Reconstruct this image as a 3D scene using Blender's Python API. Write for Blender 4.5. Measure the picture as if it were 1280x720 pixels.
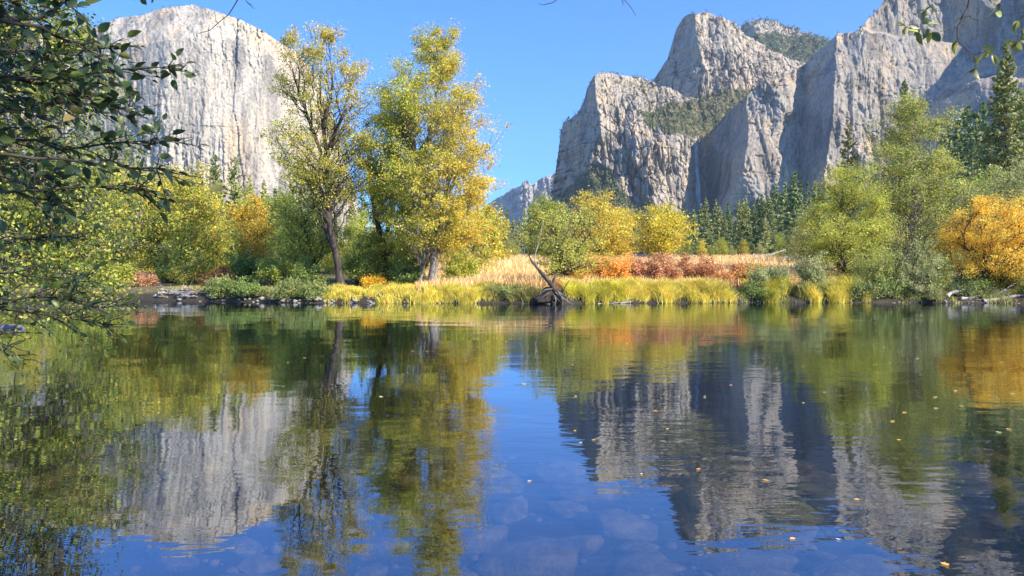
import bpy, math
import numpy as np
from mathutils.geometry import delaunay_2d_cdt
from mathutils import Vector

# ------------------------------------------------------------------ camera, sky, sun, exposure
S = bpy.context.scene
for _o in list(bpy.data.objects):
    bpy.data.objects.remove(_o)
F, CX, HY, CH = 924.0, 640.0, 348.0, 1.7
cam = bpy.data.cameras.new('camera')
camo = bpy.data.objects.new('camera', cam)
S.collection.objects.link(camo)
cam.sensor_width = 36.0
cam.lens = 36.0 * F / 1280.0
cam.shift_y = -(360 - HY) / 1280.0
cam.clip_start = 0.05
cam.clip_end = 40000
camo.location = (0, 0, CH)
camo.rotation_euler = (math.pi / 2, 0, 0)
S.camera = camo

SUN_EL, SUN_AZ = 37.0, 126.0          # azimuth clockwise from +Y
world = bpy.data.worlds.new('World')
S.world = world
world.use_nodes = True
wn = world.node_tree.nodes
sky = wn.new('ShaderNodeTexSky')
sky.sky_type = 'NISHITA'
sky.sun_disc = False
sky.sun_elevation = math.radians(SUN_EL)
sky.sun_rotation = math.radians(SUN_AZ)
sky.altitude = 1200
sky.air_density = 1.25
sky.dust_density = 0.1
sky.ozone_density = 4.0
_tn = wn.new('ShaderNodeMix'); _tn.data_type = 'RGBA'; _tn.blend_type = 'MULTIPLY'; _tn.inputs[0].default_value = 1
_tn.inputs[7].default_value = (.40, .82, 1.42, 1)      # the camera's deep blue rendering of a clear sky
world.node_tree.links.new(sky.outputs[0], _tn.inputs[6]); world.node_tree.links.new(_tn.outputs[2], wn['Background'].inputs[0])
wn['Background'].inputs[1].default_value = 0.10
sl = bpy.data.lights.new('sun', 'SUN')
sl.energy = 5.0
sl.angle = math.radians(0.53)
sl.color = (1.0, 0.90, 0.74)
so = bpy.data.objects.new('sun', sl)
S.collection.objects.link(so)
_a, _e = math.radians(SUN_AZ), math.radians(SUN_EL)
SD = Vector((math.sin(_a) * math.cos(_e), math.cos(_a) * math.cos(_e), math.sin(_e)))
so.rotation_euler = SD.to_track_quat('Z', 'Y').to_euler()
so.location = (30, -30, 60)
S.view_settings.view_transform = 'Standard'
S.view_settings.look = 'None'
S.view_settings.gamma = 1
S.view_settings.use_curve_mapping = False
S.view_settings.exposure = 1.08
S.render.engine = 'CYCLES'
S.cycles.max_bounces = 8
S.cycles.diffuse_bounces = 3
S.cycles.glossy_bounces = 3
S.cycles.transmission_bounces = 4
S.cycles.transparent_max_bounces = 8
S.cycles.volume_bounces = 0
S.cycles.use_denoising = True

# ------------------------------------------------------------------ helpers
rng = np.random.default_rng(7)
COL = S.collection


def W(px, py, Y):
    return np.array([(px - CX) / F * Y, Y, CH + (HY - py) / F * Y])


def hsh(ix, iy, seed=0):
    ix = ix.astype(np.int64); iy = iy.astype(np.int64)
    h = (ix * 374761393 + iy * 668265263 + seed * 974634777) & 0xFFFFFFFF
    h = ((h ^ (h >> 13)) * 1274126177) & 0xFFFFFFFF
    h = ((h ^ (h >> 16)) * 2246822519) & 0xFFFFFFFF
    return ((h ^ (h >> 15)) & 0xFFFFFF) / float(0x1000000)


def vnoise(x, y, seed=0):
    ix = np.floor(x); iy = np.floor(y)
    fx = x - ix; fy = y - iy
    fx = fx * fx * (3 - 2 * fx); fy = fy * fy * (3 - 2 * fy)
    a = hsh(ix, iy, seed); b = hsh(ix + 1, iy, seed)
    c = hsh(ix, iy + 1, seed); d = hsh(ix + 1, iy + 1, seed)
    return (a * (1 - fx) + b * fx) * (1 - fy) + (c * (1 - fx) + d * fx) * fy


def fbm(x, y, seed=0, octv=4, gain=.5):
    s = np.zeros_like(x, dtype=float); a = 1.0; t = 0
    for k in range(octv):
        s += a * (vnoise(x * 2**k + 17.3 * k, y * 2**k - 9.1 * k, seed + k) - .5)
        t += a; a *= gain
    return s / t * 2


def facets(x, y, seed=0, tilt=1.0):
    """piecewise-planar slabs (voronoi cells with an offset and a tilt each)"""
    ix = np.floor(x); iy = np.floor(y)
    best = np.full(x.shape, 1e9); h = np.zeros(x.shape)
    for dx in (-1, 0, 1):
        for dy in (-1, 0, 1):
            cx = ix + dx; cy = iy + dy
            px = cx + .1 + .8 * hsh(cx, cy, seed); py = cy + .1 + .8 * hsh(cx, cy, seed + 1)
            d = (x - px) ** 2 + (y - py) ** 2
            v = hsh(cx, cy, seed + 2) - .5 + tilt * ((hsh(cx, cy, seed + 3) - .5) * 2 * (x - px) + (hsh(cx, cy, seed + 4) - .5) * (y - py))
            m = d < best
            best = np.where(m, d, best); h = np.where(m, v, h)
    return h


def tag(o, label=None, cat=None, group=None, kind=None):
    if label: o['label'] = label
    if cat: o['category'] = cat
    if group: o['group'] = group
    if kind: o['kind'] = kind
    return o


def mesh(name, V, Fs, mat=None, col=None, smooth=True):
    """V (n,3); Fs: array (m,k) or list of such arrays"""
    V = np.asarray(V, dtype=np.float32)
    if not isinstance(Fs, (list, tuple)): Fs = [Fs]
    Fs = [np.asarray(f, dtype=np.int32) for f in Fs if len(f)]
    me = bpy.data.meshes.new(name)
    me.vertices.add(len(V)); me.vertices.foreach_set('co', V.ravel())
    loops = np.concatenate([f.ravel() for f in Fs])
    tot = np.concatenate([np.full(len(f), f.shape[1], dtype=np.int32) for f in Fs])
    st = np.concatenate([[0], np.cumsum(tot)[:-1]]).astype(np.int32)
    me.loops.add(len(loops)); me.loops.foreach_set('vertex_index', loops)
    me.polygons.add(len(tot)); me.polygons.foreach_set('loop_start', st)
    me.polygons.foreach_set('use_smooth', np.full(len(tot), smooth))
    if col is not None:
        a = me.attributes.new('col', 'FLOAT_COLOR', 'POINT')
        c = np.ones((len(V), 4), dtype=np.float32); c[:, :3] = col
        a.data.foreach_set('color', c.ravel())
    me.update(calc_edges=True)
    me.validate(clean_customdata=False)
    if mat: me.materials.append(mat)
    return me


def obj(name, me, parent=None, loc=(0, 0, 0)):
    o = bpy.data.objects.new(name, me)
    COL.objects.link(o)
    o.location = loc
    if parent: o.parent = parent
    return o


def empty(name, loc, rz=0):
    o = bpy.data.objects.new(name, None)
    COL.objects.link(o); o.location = tuple(float(v) for v in loc); o.rotation_euler = (0, 0, rz)
    o.empty_display_size = .5
    return o


def copy_tree(o):
    c = o.copy(); COL.objects.link(c)
    for ch in o.children:
        d = ch.copy(); COL.objects.link(d); d.parent = c
    return c


class Geo:
    def __init__(s): s.V = []; s.F = {}; s.C = []; s.n = 0
    def add(s, V, Fc, col=None):
        V = np.asarray(V, float); Fc = np.asarray(Fc)
        s.V.append(V); s.F.setdefault(Fc.shape[1], []).append(Fc + s.n); s.n += len(V)
        if col is not None: s.C.append(np.broadcast_to(col, V.shape))
    def build(s, name, mat, smooth=True):
        return mesh(name, np.concatenate(s.V), [np.concatenate(f) for f in s.F.values()], mat,
                    np.concatenate(s.C) if s.C else None, smooth)


def tube(g, P, R, ns=5, cap=True, lump=0.0, rg=rng):
    P = np.asarray(P, float); n = len(P)
    R = np.broadcast_to(R, (n,)).astype(float)
    T = np.gradient(P, axis=0); T /= np.linalg.norm(T, axis=1)[:, None] + 1e-9
    up = np.array([0., 0, 1.]) if abs(T[0, 2]) < .8 else np.array([1., 0, 0])
    A = np.cross(T, up); A /= np.linalg.norm(A, axis=1)[:, None] + 1e-9
    B = np.cross(T, A)
    th = np.arange(ns) * 2 * np.pi / ns
    rr = R[:, None] * (1 + lump * rg.normal(size=(n, ns)))
    V = P[:, None, :] + rr[..., None] * (np.cos(th)[None, :, None] * A[:, None, :] + np.sin(th)[None, :, None] * B[:, None, :])
    V = V.reshape(-1, 3)
    i = np.arange(n - 1)[:, None] * ns + np.arange(ns)[None, :]
    j = np.arange(n - 1)[:, None] * ns + (np.arange(ns)[None, :] + 1) % ns
    Fc = np.stack([i, j, j + ns, i + ns], -1).reshape(-1, 4)
    g.add(V, Fc)
    if cap:
        g.add(V[-ns:], np.array([[0, k, k + 1] for k in range(1, ns - 1)]))


def rnd_unit(r, n):
    v = r.normal(size=(n, 3)); return v / np.linalg.norm(v, axis=1)[:, None]


def leaf_quads(r, C, size, normal=None, nb=.6, aspect=.6, along=None, ab=0.0):
    """small rhombic leaves at C; normals random, pulled towards `normal`; long axis pulled towards `along`"""
    n = len(C)
    N = rnd_unit(r, n)
    if normal is not None: N = N + nb * normal; N /= np.linalg.norm(N, axis=1)[:, None] + 1e-9
    A = rnd_unit(r, n)
    if along is not None: A = A * (1 - ab) + along * ab
    A = A - (A * N).sum(1)[:, None] * N; A /= np.linalg.norm(A, axis=1)[:, None] + 1e-9
    B = np.cross(N, A)
    s = (size * r.uniform(.6, 1.35, n))[:, None] * .5
    V = np.stack([C - A * s, C + B * s * aspect - A * s * .15, C + A * s, C - B * s * aspect - A * s * .15], 1).reshape(-1, 3)
    Fc = np.arange(n * 4).reshape(-1, 4)
    return V, Fc


def pick(r, n, pal, jit=.14):
    """pal: list of (weight, (r,g,b)); per-leaf colour with jitter"""
    w = np.array([p[0] for p in pal], float); w /= w.sum()
    c = np.array([p[1] for p in pal])[r.choice(len(pal), n, p=w)]
    return np.clip(c * (1 + jit * r.normal(size=(n, 1))) * (1 + .07 * r.normal(size=(n, 3))), .004, .9)


# ------------------------------------------------------------------ materials
def newmat(name):
    m = bpy.data.materials.new(name); m.use_nodes = True
    n = m.node_tree.nodes; l = m.node_tree.links
    return m, n, l, n['Principled BSDF'], n['Material Output']


def ramp(n, l, src, stops, interp='LINEAR'):
    r = n.new('ShaderNodeValToRGB'); r.color_ramp.interpolation = interp
    e = r.color_ramp.elements
    while len(e) < len(stops): e.new(.5)
    for k, (p, c) in enumerate(stops):
        e[k].position = p; e[k].color = (*c, 1) if len(c) == 3 else c
    l.new(src, r.inputs[0]); return r.outputs[0]


def noise(n, l, scale, detail=4, vec=None, mp=None, rough=.55):
    t = n.new('ShaderNodeTexNoise'); t.inputs['Scale'].default_value = scale
    t.inputs['Detail'].default_value = detail; t.inputs['Roughness'].default_value = rough
    if vec is None:
        tc = n.new('ShaderNodeTexCoord'); vec = tc.outputs['Object']
    if mp:
        m = n.new('ShaderNodeMapping'); m.inputs['Scale'].default_value = mp
        l.new(vec, m.inputs[0]); vec = m.outputs[0]
    l.new(vec, t.inputs['Vector']); return t.outputs['Fac']


def mixc(n, l, fac, a, b, mode='MIX'):
    m = n.new('ShaderNodeMix'); m.data_type = 'RGBA'; m.blend_type = mode
    for v, s in ((fac, m.inputs[0]), (a, m.inputs[6]), (b, m.inputs[7])):
        if hasattr(v, 'links'): l.new(v, s)
        else: s.default_value = v if isinstance(v, float) else (*v, 1)
    return m.outputs[2]


def attr(n, name='col'):
    a = n.new('ShaderNodeAttribute'); a.attribute_name = name; return a.outputs['Color']


def leaf_mat(name, trans=.45, rough=.55, var=.2, spec=.3, gain=1.75):
    m, n, l, b, out = newmat(name)
    oi = n.new('ShaderNodeObjectInfo')
    mr = n.new('ShaderNodeMapRange'); mr.inputs[3].default_value = gain * (1 - var); mr.inputs[4].default_value = gain * (1 + var)
    l.new(oi.outputs['Random'], mr.inputs[0])
    hv = n.new('ShaderNodeHueSaturation'); l.new(attr(n), hv.inputs['Color']); l.new(mr.outputs[0], hv.inputs['Value'])
    l.new(hv.outputs[0], b.inputs['Base Color']); b.inputs['Roughness'].default_value = rough
    b.inputs['Specular IOR Level'].default_value = spec
    t = n.new('ShaderNodeBsdfTranslucent'); l.new(hv.outputs[0], t.inputs[0])
    mx = n.new('ShaderNodeMixShader'); mx.inputs[0].default_value = trans
    l.new(b.outputs[0], mx.inputs[1]); l.new(t.outputs[0], mx.inputs[2]); l.new(mx.outputs[0], out.inputs[0])
    return m


M_LEAF = leaf_mat('leaf')
M_LEAF1 = leaf_mat('leaf_single', var=0.0)
M_NEAR = leaf_mat('leaf_waxy', trans=.22, rough=.38, var=0, spec=.5, gain=1.25)
M_NEEDLE = leaf_mat('needle', trans=.2, var=.18, gain=2.3)
M_GRASS = leaf_mat('grass_blade', trans=.3, var=0)


def bark_mat(name, c0, c1, sc=6.0):
    m, n, l, b, out = newmat(name)
    f = noise(n, l, sc, 5, mp=(1, 1, .25))
    l.new(ramp(n, l, f, [(.32, c0), (.68, c1)]), b.inputs['Base Color'])
    b.inputs['Roughness'].default_value = .9
    bp = n.new('ShaderNodeBump'); bp.inputs['Strength'].default_value = .6; bp.inputs['Distance'].default_value = .03
    l.new(noise(n, l, sc * 2.5, 4, mp=(1, 1, .2)), bp.inputs['Height']); l.new(bp.outputs[0], b.inputs['Normal'])
    return m


M_BARK_D = bark_mat('bark_dark', (.022, .017, .013), (.10, .08, .06))
M_BARK_P = bark_mat('bark_pale', (.10, .085, .07), (.34, .30, .26))
M_BARK_G = bark_mat('bark_grey', (.06, .05, .042), (.20, .175, .15))
M_DRIFT = bark_mat('driftwood', (.13, .11, .09), (.42, .39, .35), 4)
M_SOIL = bark_mat('root_soil', (.012, .010, .008), (.06, .045, .03), 3)


def rock_mat(name, c0, c1, c2, sc=3.0, bump=.5):
    m, n, l, b, out = newmat(name)
    f = noise(n, l, sc, 6)
    l.new(ramp(n, l, f, [(.3, c0), (.5, c1), (.7, c2)]), b.inputs['Base Color'])
    b.inputs['Roughness'].default_value = .85
    bp = n.new('ShaderNodeBump'); bp.inputs['Strength'].default_value = bump; bp.inputs['Distance'].default_value = .03
    l.new(noise(n, l, sc * 5, 5), bp.inputs['Height']); l.new(bp.outputs[0], b.inputs['Normal'])
    return m


M_ROCK = rock_mat('shore_stone', (.12, .105, .085), (.26, .23, .19), (.44, .39, .33))
M_BED = rock_mat('river_stone', (.09, .065, .04), (.23, .175, .115), (.42, .34, .24), 2.5, .9)


def granite(name, dark, mid, light, tan, streak=.75, bump=8.0, xs=1.0):
    m, n, l, b, out = newmat(name)
    tc = n.new('ShaderNodeTexCoord').outputs['Object']
    st = noise(n, l, .022 * xs, 6, tc, (1, .6, .09), .62)         # broad vertical water stains
    st2 = noise(n, l, .085 * xs, 5, tc, (1, .6, .07), .65)        # narrow ones
    bl = noise(n, l, .012 * xs, 7, tc, (1, 1, .55), .65)          # patches
    fine = noise(n, l, .16, 6, tc, (1, 1, .6), .7)
    c = ramp(n, l, bl, [(.34, mid), (.52, light), (.66, mid)])
    tn = ramp(n, l, noise(n, l, .009 * xs, 5, tc, (1, 1, .35), .6), [(.50, (0, 0, 0)), (.64, (1, 1, 1))])
    c = mixc(n, l, tn, c, tan)
    k = ramp(n, l, st, [(.36, (1, 1, 1)), (.50, (0, 0, 0))])
    mm = n.new('ShaderNodeMath'); mm.operation = 'MULTIPLY'; l.new(k, mm.inputs[0]); mm.inputs[1].default_value = streak
    c = mixc(n, l, mm.outputs[0], c, dark)
    k2 = ramp(n, l, st2, [(.33, (1, 1, 1)), (.45, (0, 0, 0))])
    m2 = n.new('ShaderNodeMath'); m2.operation = 'MULTIPLY'; l.new(k2, m2.inputs[0]); m2.inputs[1].default_value = streak * .7
    c = mixc(n, l, m2.outputs[0], c, dark)
    c = mixc(n, l, .8, c, ramp(n, l, fine, [(.34, (.35, .35, .37)), (.47, (.9, .9, .9)), (.66, (1.2, 1.2, 1.2))]), 'MULTIPLY')
    # scrub / lichen cover where the mesh says plants grow
    a = n.new('ShaderNodeAttribute'); a.attribute_name = 'col'
    sp = n.new('ShaderNodeSeparateColor'); l.new(a.outputs['Color'], sp.inputs[0])
    ng = noise(n, l, .10, 5, tc, rough=.7)
    ad = n.new('ShaderNodeMath'); ad.operation = 'ADD'; l.new(sp.outputs[0], ad.inputs[0]); l.new(ng, ad.inputs[1])
    gm = ramp(n, l, ad.outputs[0], [(.78, (0, 0, 0)), (.92, (1, 1, 1))])
    gc = ramp(n, l, noise(n, l, .05, 4, tc), [(.35, (.07, .08, .035)), (.65, (.19, .17, .09))])
    c = mixc(n, l, gm, c, gc)
    l.new(c, b.inputs['Base Color']); b.inputs['Roughness'].default_value = .92
    b.inputs['Specular IOR Level'].default_value = .2
    bp = n.new('ShaderNodeBump'); bp.inputs['Strength'].default_value = .8; bp.inputs['Distance'].default_value = bump
    ml = n.new('ShaderNodeMath'); ml.operation = 'ADD'
    l.new(noise(n, l, .05, 8, tc, (1, 1, .3), .7), ml.inputs[0]); l.new(noise(n, l, .02, 4, tc, (1, 1, .8)), ml.inputs[1])
    l.new(ml.outputs[0], bp.inputs['Height']); l.new(bp.outputs[0], b.inputs['Normal'])
    return m


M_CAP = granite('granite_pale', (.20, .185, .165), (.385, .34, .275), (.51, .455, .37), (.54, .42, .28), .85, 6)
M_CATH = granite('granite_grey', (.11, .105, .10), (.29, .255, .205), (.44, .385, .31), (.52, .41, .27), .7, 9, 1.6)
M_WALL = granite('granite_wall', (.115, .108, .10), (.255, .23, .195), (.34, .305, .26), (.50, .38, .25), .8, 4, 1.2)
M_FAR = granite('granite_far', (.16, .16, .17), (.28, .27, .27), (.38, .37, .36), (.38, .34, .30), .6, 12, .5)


# ------------------------------------------------------------------ mountains
def tri_interp(ctrl, X, Y):
    c = np.array(ctrl, float)
    vs, _, fs, *_ = delaunay_2d_cdt([Vector((p[0], p[1])) for p in c], [], [], 0, 1e-5)
    P = np.array([[v.x, v.y] for v in vs])
    idx = [int(np.argmin(((c[:, :2] - p) ** 2).sum(1))) for p in P]
    D = c[idx, 2]
    out = np.full(X.shape, np.nan)
    for f in fs:
        a, b, d = f
        (x0, y0), (x1, y1), (x2, y2) = P[a], P[b], P[d]
        den = (y1 - y2) * (x0 - x2) + (x2 - x1) * (y0 - y2)
        if abs(den) < 1e-9: continue
        l0 = ((y1 - y2) * (X - x2) + (x2 - x1) * (Y - y2)) / den
        l1 = ((y2 - y0) * (X - x2) + (x0 - x2) * (Y - y2)) / den
        l2 = 1 - l0 - l1
        m = (l0 >= -1e-6) & (l1 >= -1e-6) & (l2 >= -1e-6)
        out[m] = (l0 * D[a] + l1 * D[b] + l2 * D[d])[m]
    bad = np.isnan(out)
    if bad.any(): out[bad] = np.nanmean(D)
    return out


def in_poly(X, Y, poly):
    p = np.array(poly, float); m = np.zeros(X.shape, bool); j = len(p) - 1
    for i in range(len(p)):
        xi, yi = p[i]; xj, yj = p[j]
        c = ((yi > Y) != (yj > Y)) & (X < (xj - xi) * (Y - yi) / (yj - yi + 1e-12) + xi)
        m ^= c; j = i
    return m


SCRUB = []   # (x,y,z,size) seats for cliff shrubs


def cliff(outline, ctrl, mat, nx, ny, base=352, seed=1, amp=(16, 10, 5, 2.5), jag=1.6, veg=(), nscrub=0, top_scrub=0, back=400, hstr=(3.2, 2.6, 2.0), vegamt=.55, ssize=5, relief=1.0):
    o = np.array(outline, float)
    al = np.concatenate([[0], np.cumsum(np.hypot(np.diff(o[:, 0]), np.diff(o[:, 1]) * .5))])
    t = np.linspace(0, al[-1], nx)
    px = np.interp(t, al, o[:, 0]); top = np.interp(t, al, o[:, 1])
    top = top + jag * fbm(t / 9.0, t * 0, seed + 50, 4, .6) + .5 * jag * facets(t / 5, t * 0, seed + 55, .5)
    v = np.linspace(0, 1, ny)[:, None]
    PX = np.broadcast_to(px, (ny, nx)).copy(); PY = base + (top - base)[None, :] * v
    # wiggle the crease lines so they do not run straight
    WX = PX + 2.2 * fbm(PX / 14, PY / 30, seed + 70, 4, .6); WY = PY + 2.5 * fbm(PX / 14 + 9, PY / 14, seed + 80, 4, .6)
    D0 = tri_interp(ctrl, WX, WY)
    X = (PX - CX) / F * D0; Z = CH + (HY - PY) / F * D0
    Dc = D0[int(ny * .35):].mean(0)[None, :]; s = (PX - CX) / F * Dc.mean() + .5 * Dc + .12 * (D0 - Dc)
    a0, a1, a2, a3 = amp
    wz = Z + 9 * fbm(s / 60, Z / 90, seed + 90, 3); ws = s + 7 * fbm(s / 50, Z / 110, seed + 95, 3)
    det = a0 * facets(ws / 70, wz / (70 * hstr[0]), seed, 1.5) + a1 * facets(ws / 26, wz / (26 * hstr[1]), seed + 10, 1.5)
    det += a2 * facets(ws / 10, wz / (10 * hstr[2]), seed + 20, 1.4) + a3 * fbm(s / 9, Z / 14, seed + 30, 4, .6)
    det += a1 * .5 * facets(ws / 90 + wz / 300, wz / 40, seed + 33, 1.0)
    for (sw, sh, th, dp, sd) in ((26, 190, .045, a1 * 1.6, 61), (11, 75, .06, a2 * 1.5, 64), (34, 40, .035, a2 * 1.6, 67)):
        det += dp * np.exp(-(fbm((s + 5 * fbm(s / 14, Z / 30, seed + sd + 1, 2)) / sw, (Z + .6 * s * (sh == 40)) / sh, seed + sd, 3) / th) ** 2)
    det = det * (.35 + 1.0 * np.clip(vnoise(s / 150 + 3, Z / 260, seed + 120) * 1.6 - .3, 0, 1)) * relief
    vg = np.zeros(PX.shape)
    for poly, amt in veg:
        vg = np.maximum(vg, in_poly(PX + 6 * fbm(PX / 12, PY / 12, seed + 5), PY + 6 * fbm(PX / 12, PY / 12, seed + 6), poly) * amt)
    soft = 1 - .35 * (vg > .3)
    D = D0 + det * soft
    rows = [np.stack([X, D, Z], -1)]
    for k in range(1, 5):
        last = rows[0][-1].copy()
        q = k / 4.0
        last[:, 1] += back * q; last[:, 0] *= (last[:, 1]) / np.maximum(rows[0][-1][:, 1], 1) if False else 1
        last[:, 2] = last[:, 2] - back * q * .35 - 60 * q * q
        rows.append(last[None])
    V = np.concatenate(rows, 0); n = V.shape[0]
    # vegetation weight: painted regions, plus tops and ledges (upward facing)
    gz = np.gradient(V[:, :, 1], axis=0) / (np.abs(np.gradient(V[:, :, 2], axis=0)) + .5)
    vgf = np.zeros(V.shape[:2]); vgf[:ny] = vg
    ledge = np.clip(gz * .25, 0, .45); ledge[ny:] = .5
    colr = np.clip(np.maximum(vgf * vegamt + .12 * (vgf > 0), 0) + ledge * .35, 0, 1)
    i = np.arange(n - 1)[:, None] * nx + np.arange(nx - 1)[None, :]
    Fc = np.stack([i, i + 1, i + 1 + nx, i + nx], -1).reshape(-1, 4)
    me = mesh('mountain', V.reshape(-1, 3), Fc, mat, np.repeat(colr.reshape(-1, 1), 3, 1))
    ob = obj('mountain', me); ob['kind'] = 'structure'
    r = np.random.default_rng(seed)
    if nscrub:
        w = (vg * (0.3 + vnoise(PX / 7, PY / 7, seed + 3) ** 2)).ravel()
        w = w / w.sum(); k = r.choice(len(w), nscrub, p=w)
        P = rows[0].reshape(-1, 3)[k]
        SCRUB.append(np.concatenate([P, r.uniform(.5, 1.5, (len(P), 1)) * ssize], 1))
    if top_scrub:
        k = r.integers(0, nx, top_scrub)
        kk = ny - 1 - (r.uniform(0, 1, top_scrub) ** 3 * ny * .12).astype(int)
        P = rows[0][kk, k]
        SCRUB.append(np.concatenate([P, r.uniform(.5, 1.4, (len(P), 1)) * ssize], 1))
    return ob


# great pale wall on the left
m = cliff([(-420, 60), (-300, 30), (-80, 8), (0, 16), (40, 38), (90, 42), (117, 34), (147, 22), (177, 19), (195, 13), (213, 8), (240, 6), (267, 13), (295, 22), (320, 33),
       (345, 50), (372, 66), (397, 97), (410, 140), (428, 210), (448, 280), (462, 345)],
      [(-420, -20, 2700), (-420, 360, 2600), (0, -20, 2500), (0, 360, 2350), (90, -20, 2480), (95, 120, 2330), (95, 360, 2290),
       (150, 0, 2420), (150, 60, 2270), (150, 360, 2210), (205, -10, 2400), (212, 50, 2190), (205, 150, 2150), (200, 360, 2110),
       (250, -10, 2400), (262, 45, 2195), (255, 150, 2150), (250, 360, 2110), (330, 10, 2400), (330, 70, 2230), (330, 200, 2180), (320, 360, 2140),
       (400, 60, 2480), (385, 140, 2320), (400, 360, 2240), (470, 60, 2700), (470, 360, 2450)],
      M_CAP, 760, 520, seed=3, amp=(8, 5, 3, 2.0), hstr=(6, 6, 4), jag=1.0, top_scrub=250, vegamt=.3, relief=.85)
# summit block of the far pair of rocks
m = cliff([(812, 106), (818, 99), (824, 90), (830, 80), (840, 68), (843, 50), (846, 36), (853, 23), (867, 16), (883, 14), (900, 21), (920, 27), (933, 43), (950, 52), (960, 60),
       (980, 70), (1007, 77), (1040, 90), (1090, 120)],
      [(810, 0, 2560), (812, 110, 2540), (810, 200, 2540), (868, 8, 2380), (871, 60, 2300), (868, 120, 2250), (866, 200, 2230),
       (845, 60, 2450), (900, 10, 2430), (915, 60, 2310), (915, 120, 2240), (915, 200, 2200), (955, 40, 2480), (960, 90, 2330), (950, 140, 2230),
       (1010, 60, 2560), (1010, 130, 2300), (1100, 100, 2650), (1100, 220, 2400), (950, 220, 2150), (1010, 0, 2700), (880, 130, 2230), (893, 85, 2290), (885, 85, 2255)],
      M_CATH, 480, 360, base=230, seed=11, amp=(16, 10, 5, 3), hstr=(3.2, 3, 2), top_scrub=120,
      veg=[([(868, 120), (905, 112), (960, 112), (1010, 100), (1010, 180), (860, 180)], .9)], nscrub=500)
# wooded knob behind it
m = cliff([(926, 45), (928, 33), (933, 27), (947, 24), (960, 27), (972, 27), (983, 32), (1000, 39), (1023, 47), (1037, 50), (1060, 66), (1100, 85)],
      [(920, 0, 3300), (920, 160, 3150), (945, 40, 3120), (945, 160, 3000), (965, 0, 3300), (965, 45, 3180), (980, 160, 3000), (1040, 20, 3400), (1040, 160, 3000), (1110, 20, 3500), (1110, 160, 3100)],
      M_CATH, 240, 140, base=150, seed=17, amp=(26, 18, 10, 5), hstr=(1.4, 1.2, 1.2), top_scrub=260, ssize=9,
      veg=[([(940, 44), (965, 40), (1000, 44), (1045, 52), (1045, 90), (1000, 80), (950, 60)], 1.0)], nscrub=900)
# lower rock in the middle
m = cliff([(684, 352), (687, 256), (691, 235), (695, 212), (698, 190), (701, 167), (704, 154), (712, 149), (719, 145), (724, 138), (730, 128), (734, 110), (738, 102), (742, 95), (750, 90), (765, 91),
       (785, 95), (805, 97), (820, 106), (840, 112), (865, 123), (885, 127), (905, 124), (930, 122), (960, 118), (1000, 112)],
      [(680, 60, 2150), (680, 200, 2120), (680, 360, 2000), (702, 150, 2020), (705, 215, 1960), (700, 360, 1870), (716, 150, 1970), (716, 215, 1935),
       (743, 88, 1960), (747, 130, 1860), (750, 165, 1800), (738, 200, 1810), (735, 250, 1740), (735, 360, 1640),
       (772, 86, 2010), (790, 120, 1900), (775, 165, 1838), (783, 212, 1752), (790, 170, 1790), (770, 250, 1690), (770, 360, 1600),
       (800, 168, 1800), (812, 172, 1800), (806, 260, 1745), (818, 180, 1755), (823, 260, 1690), (848, 172, 1775), (848, 260, 1720),
       (820, 95, 2080), (840, 140, 1900), (862, 172, 1800), (858, 215, 1760), (862, 262, 1740), (880, 172, 1900), (876, 215, 1900), (880, 262, 1880),
       (880, 118, 2120), (890, 150, 1960), (930, 110, 2180), (1000, 100, 2250), (1000, 200, 2100), (1000, 360, 2000), (820, 360, 1610), (880, 360, 1800), (940, 160, 2050)],
      M_CATH, 640, 520, seed=23, amp=(13, 10, 6, 3.5), hstr=(4, 3.4, 2.2), jag=1.6, top_scrub=220,
      veg=[([(800, 140), (830, 135), (860, 126), (920, 118), (980, 116), (960, 170), (900, 176), (868, 170), (835, 165), (805, 155)], .75),
           ([(722, 218), (745, 205), (765, 210), (785, 245), (800, 262), (800, 300), (690, 300), (702, 250)], .8),
           ([(745, 95), (790, 100), (830, 115), (850, 150), (800, 150), (765, 130), (747, 120)], .12)], nscrub=2600)
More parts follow.
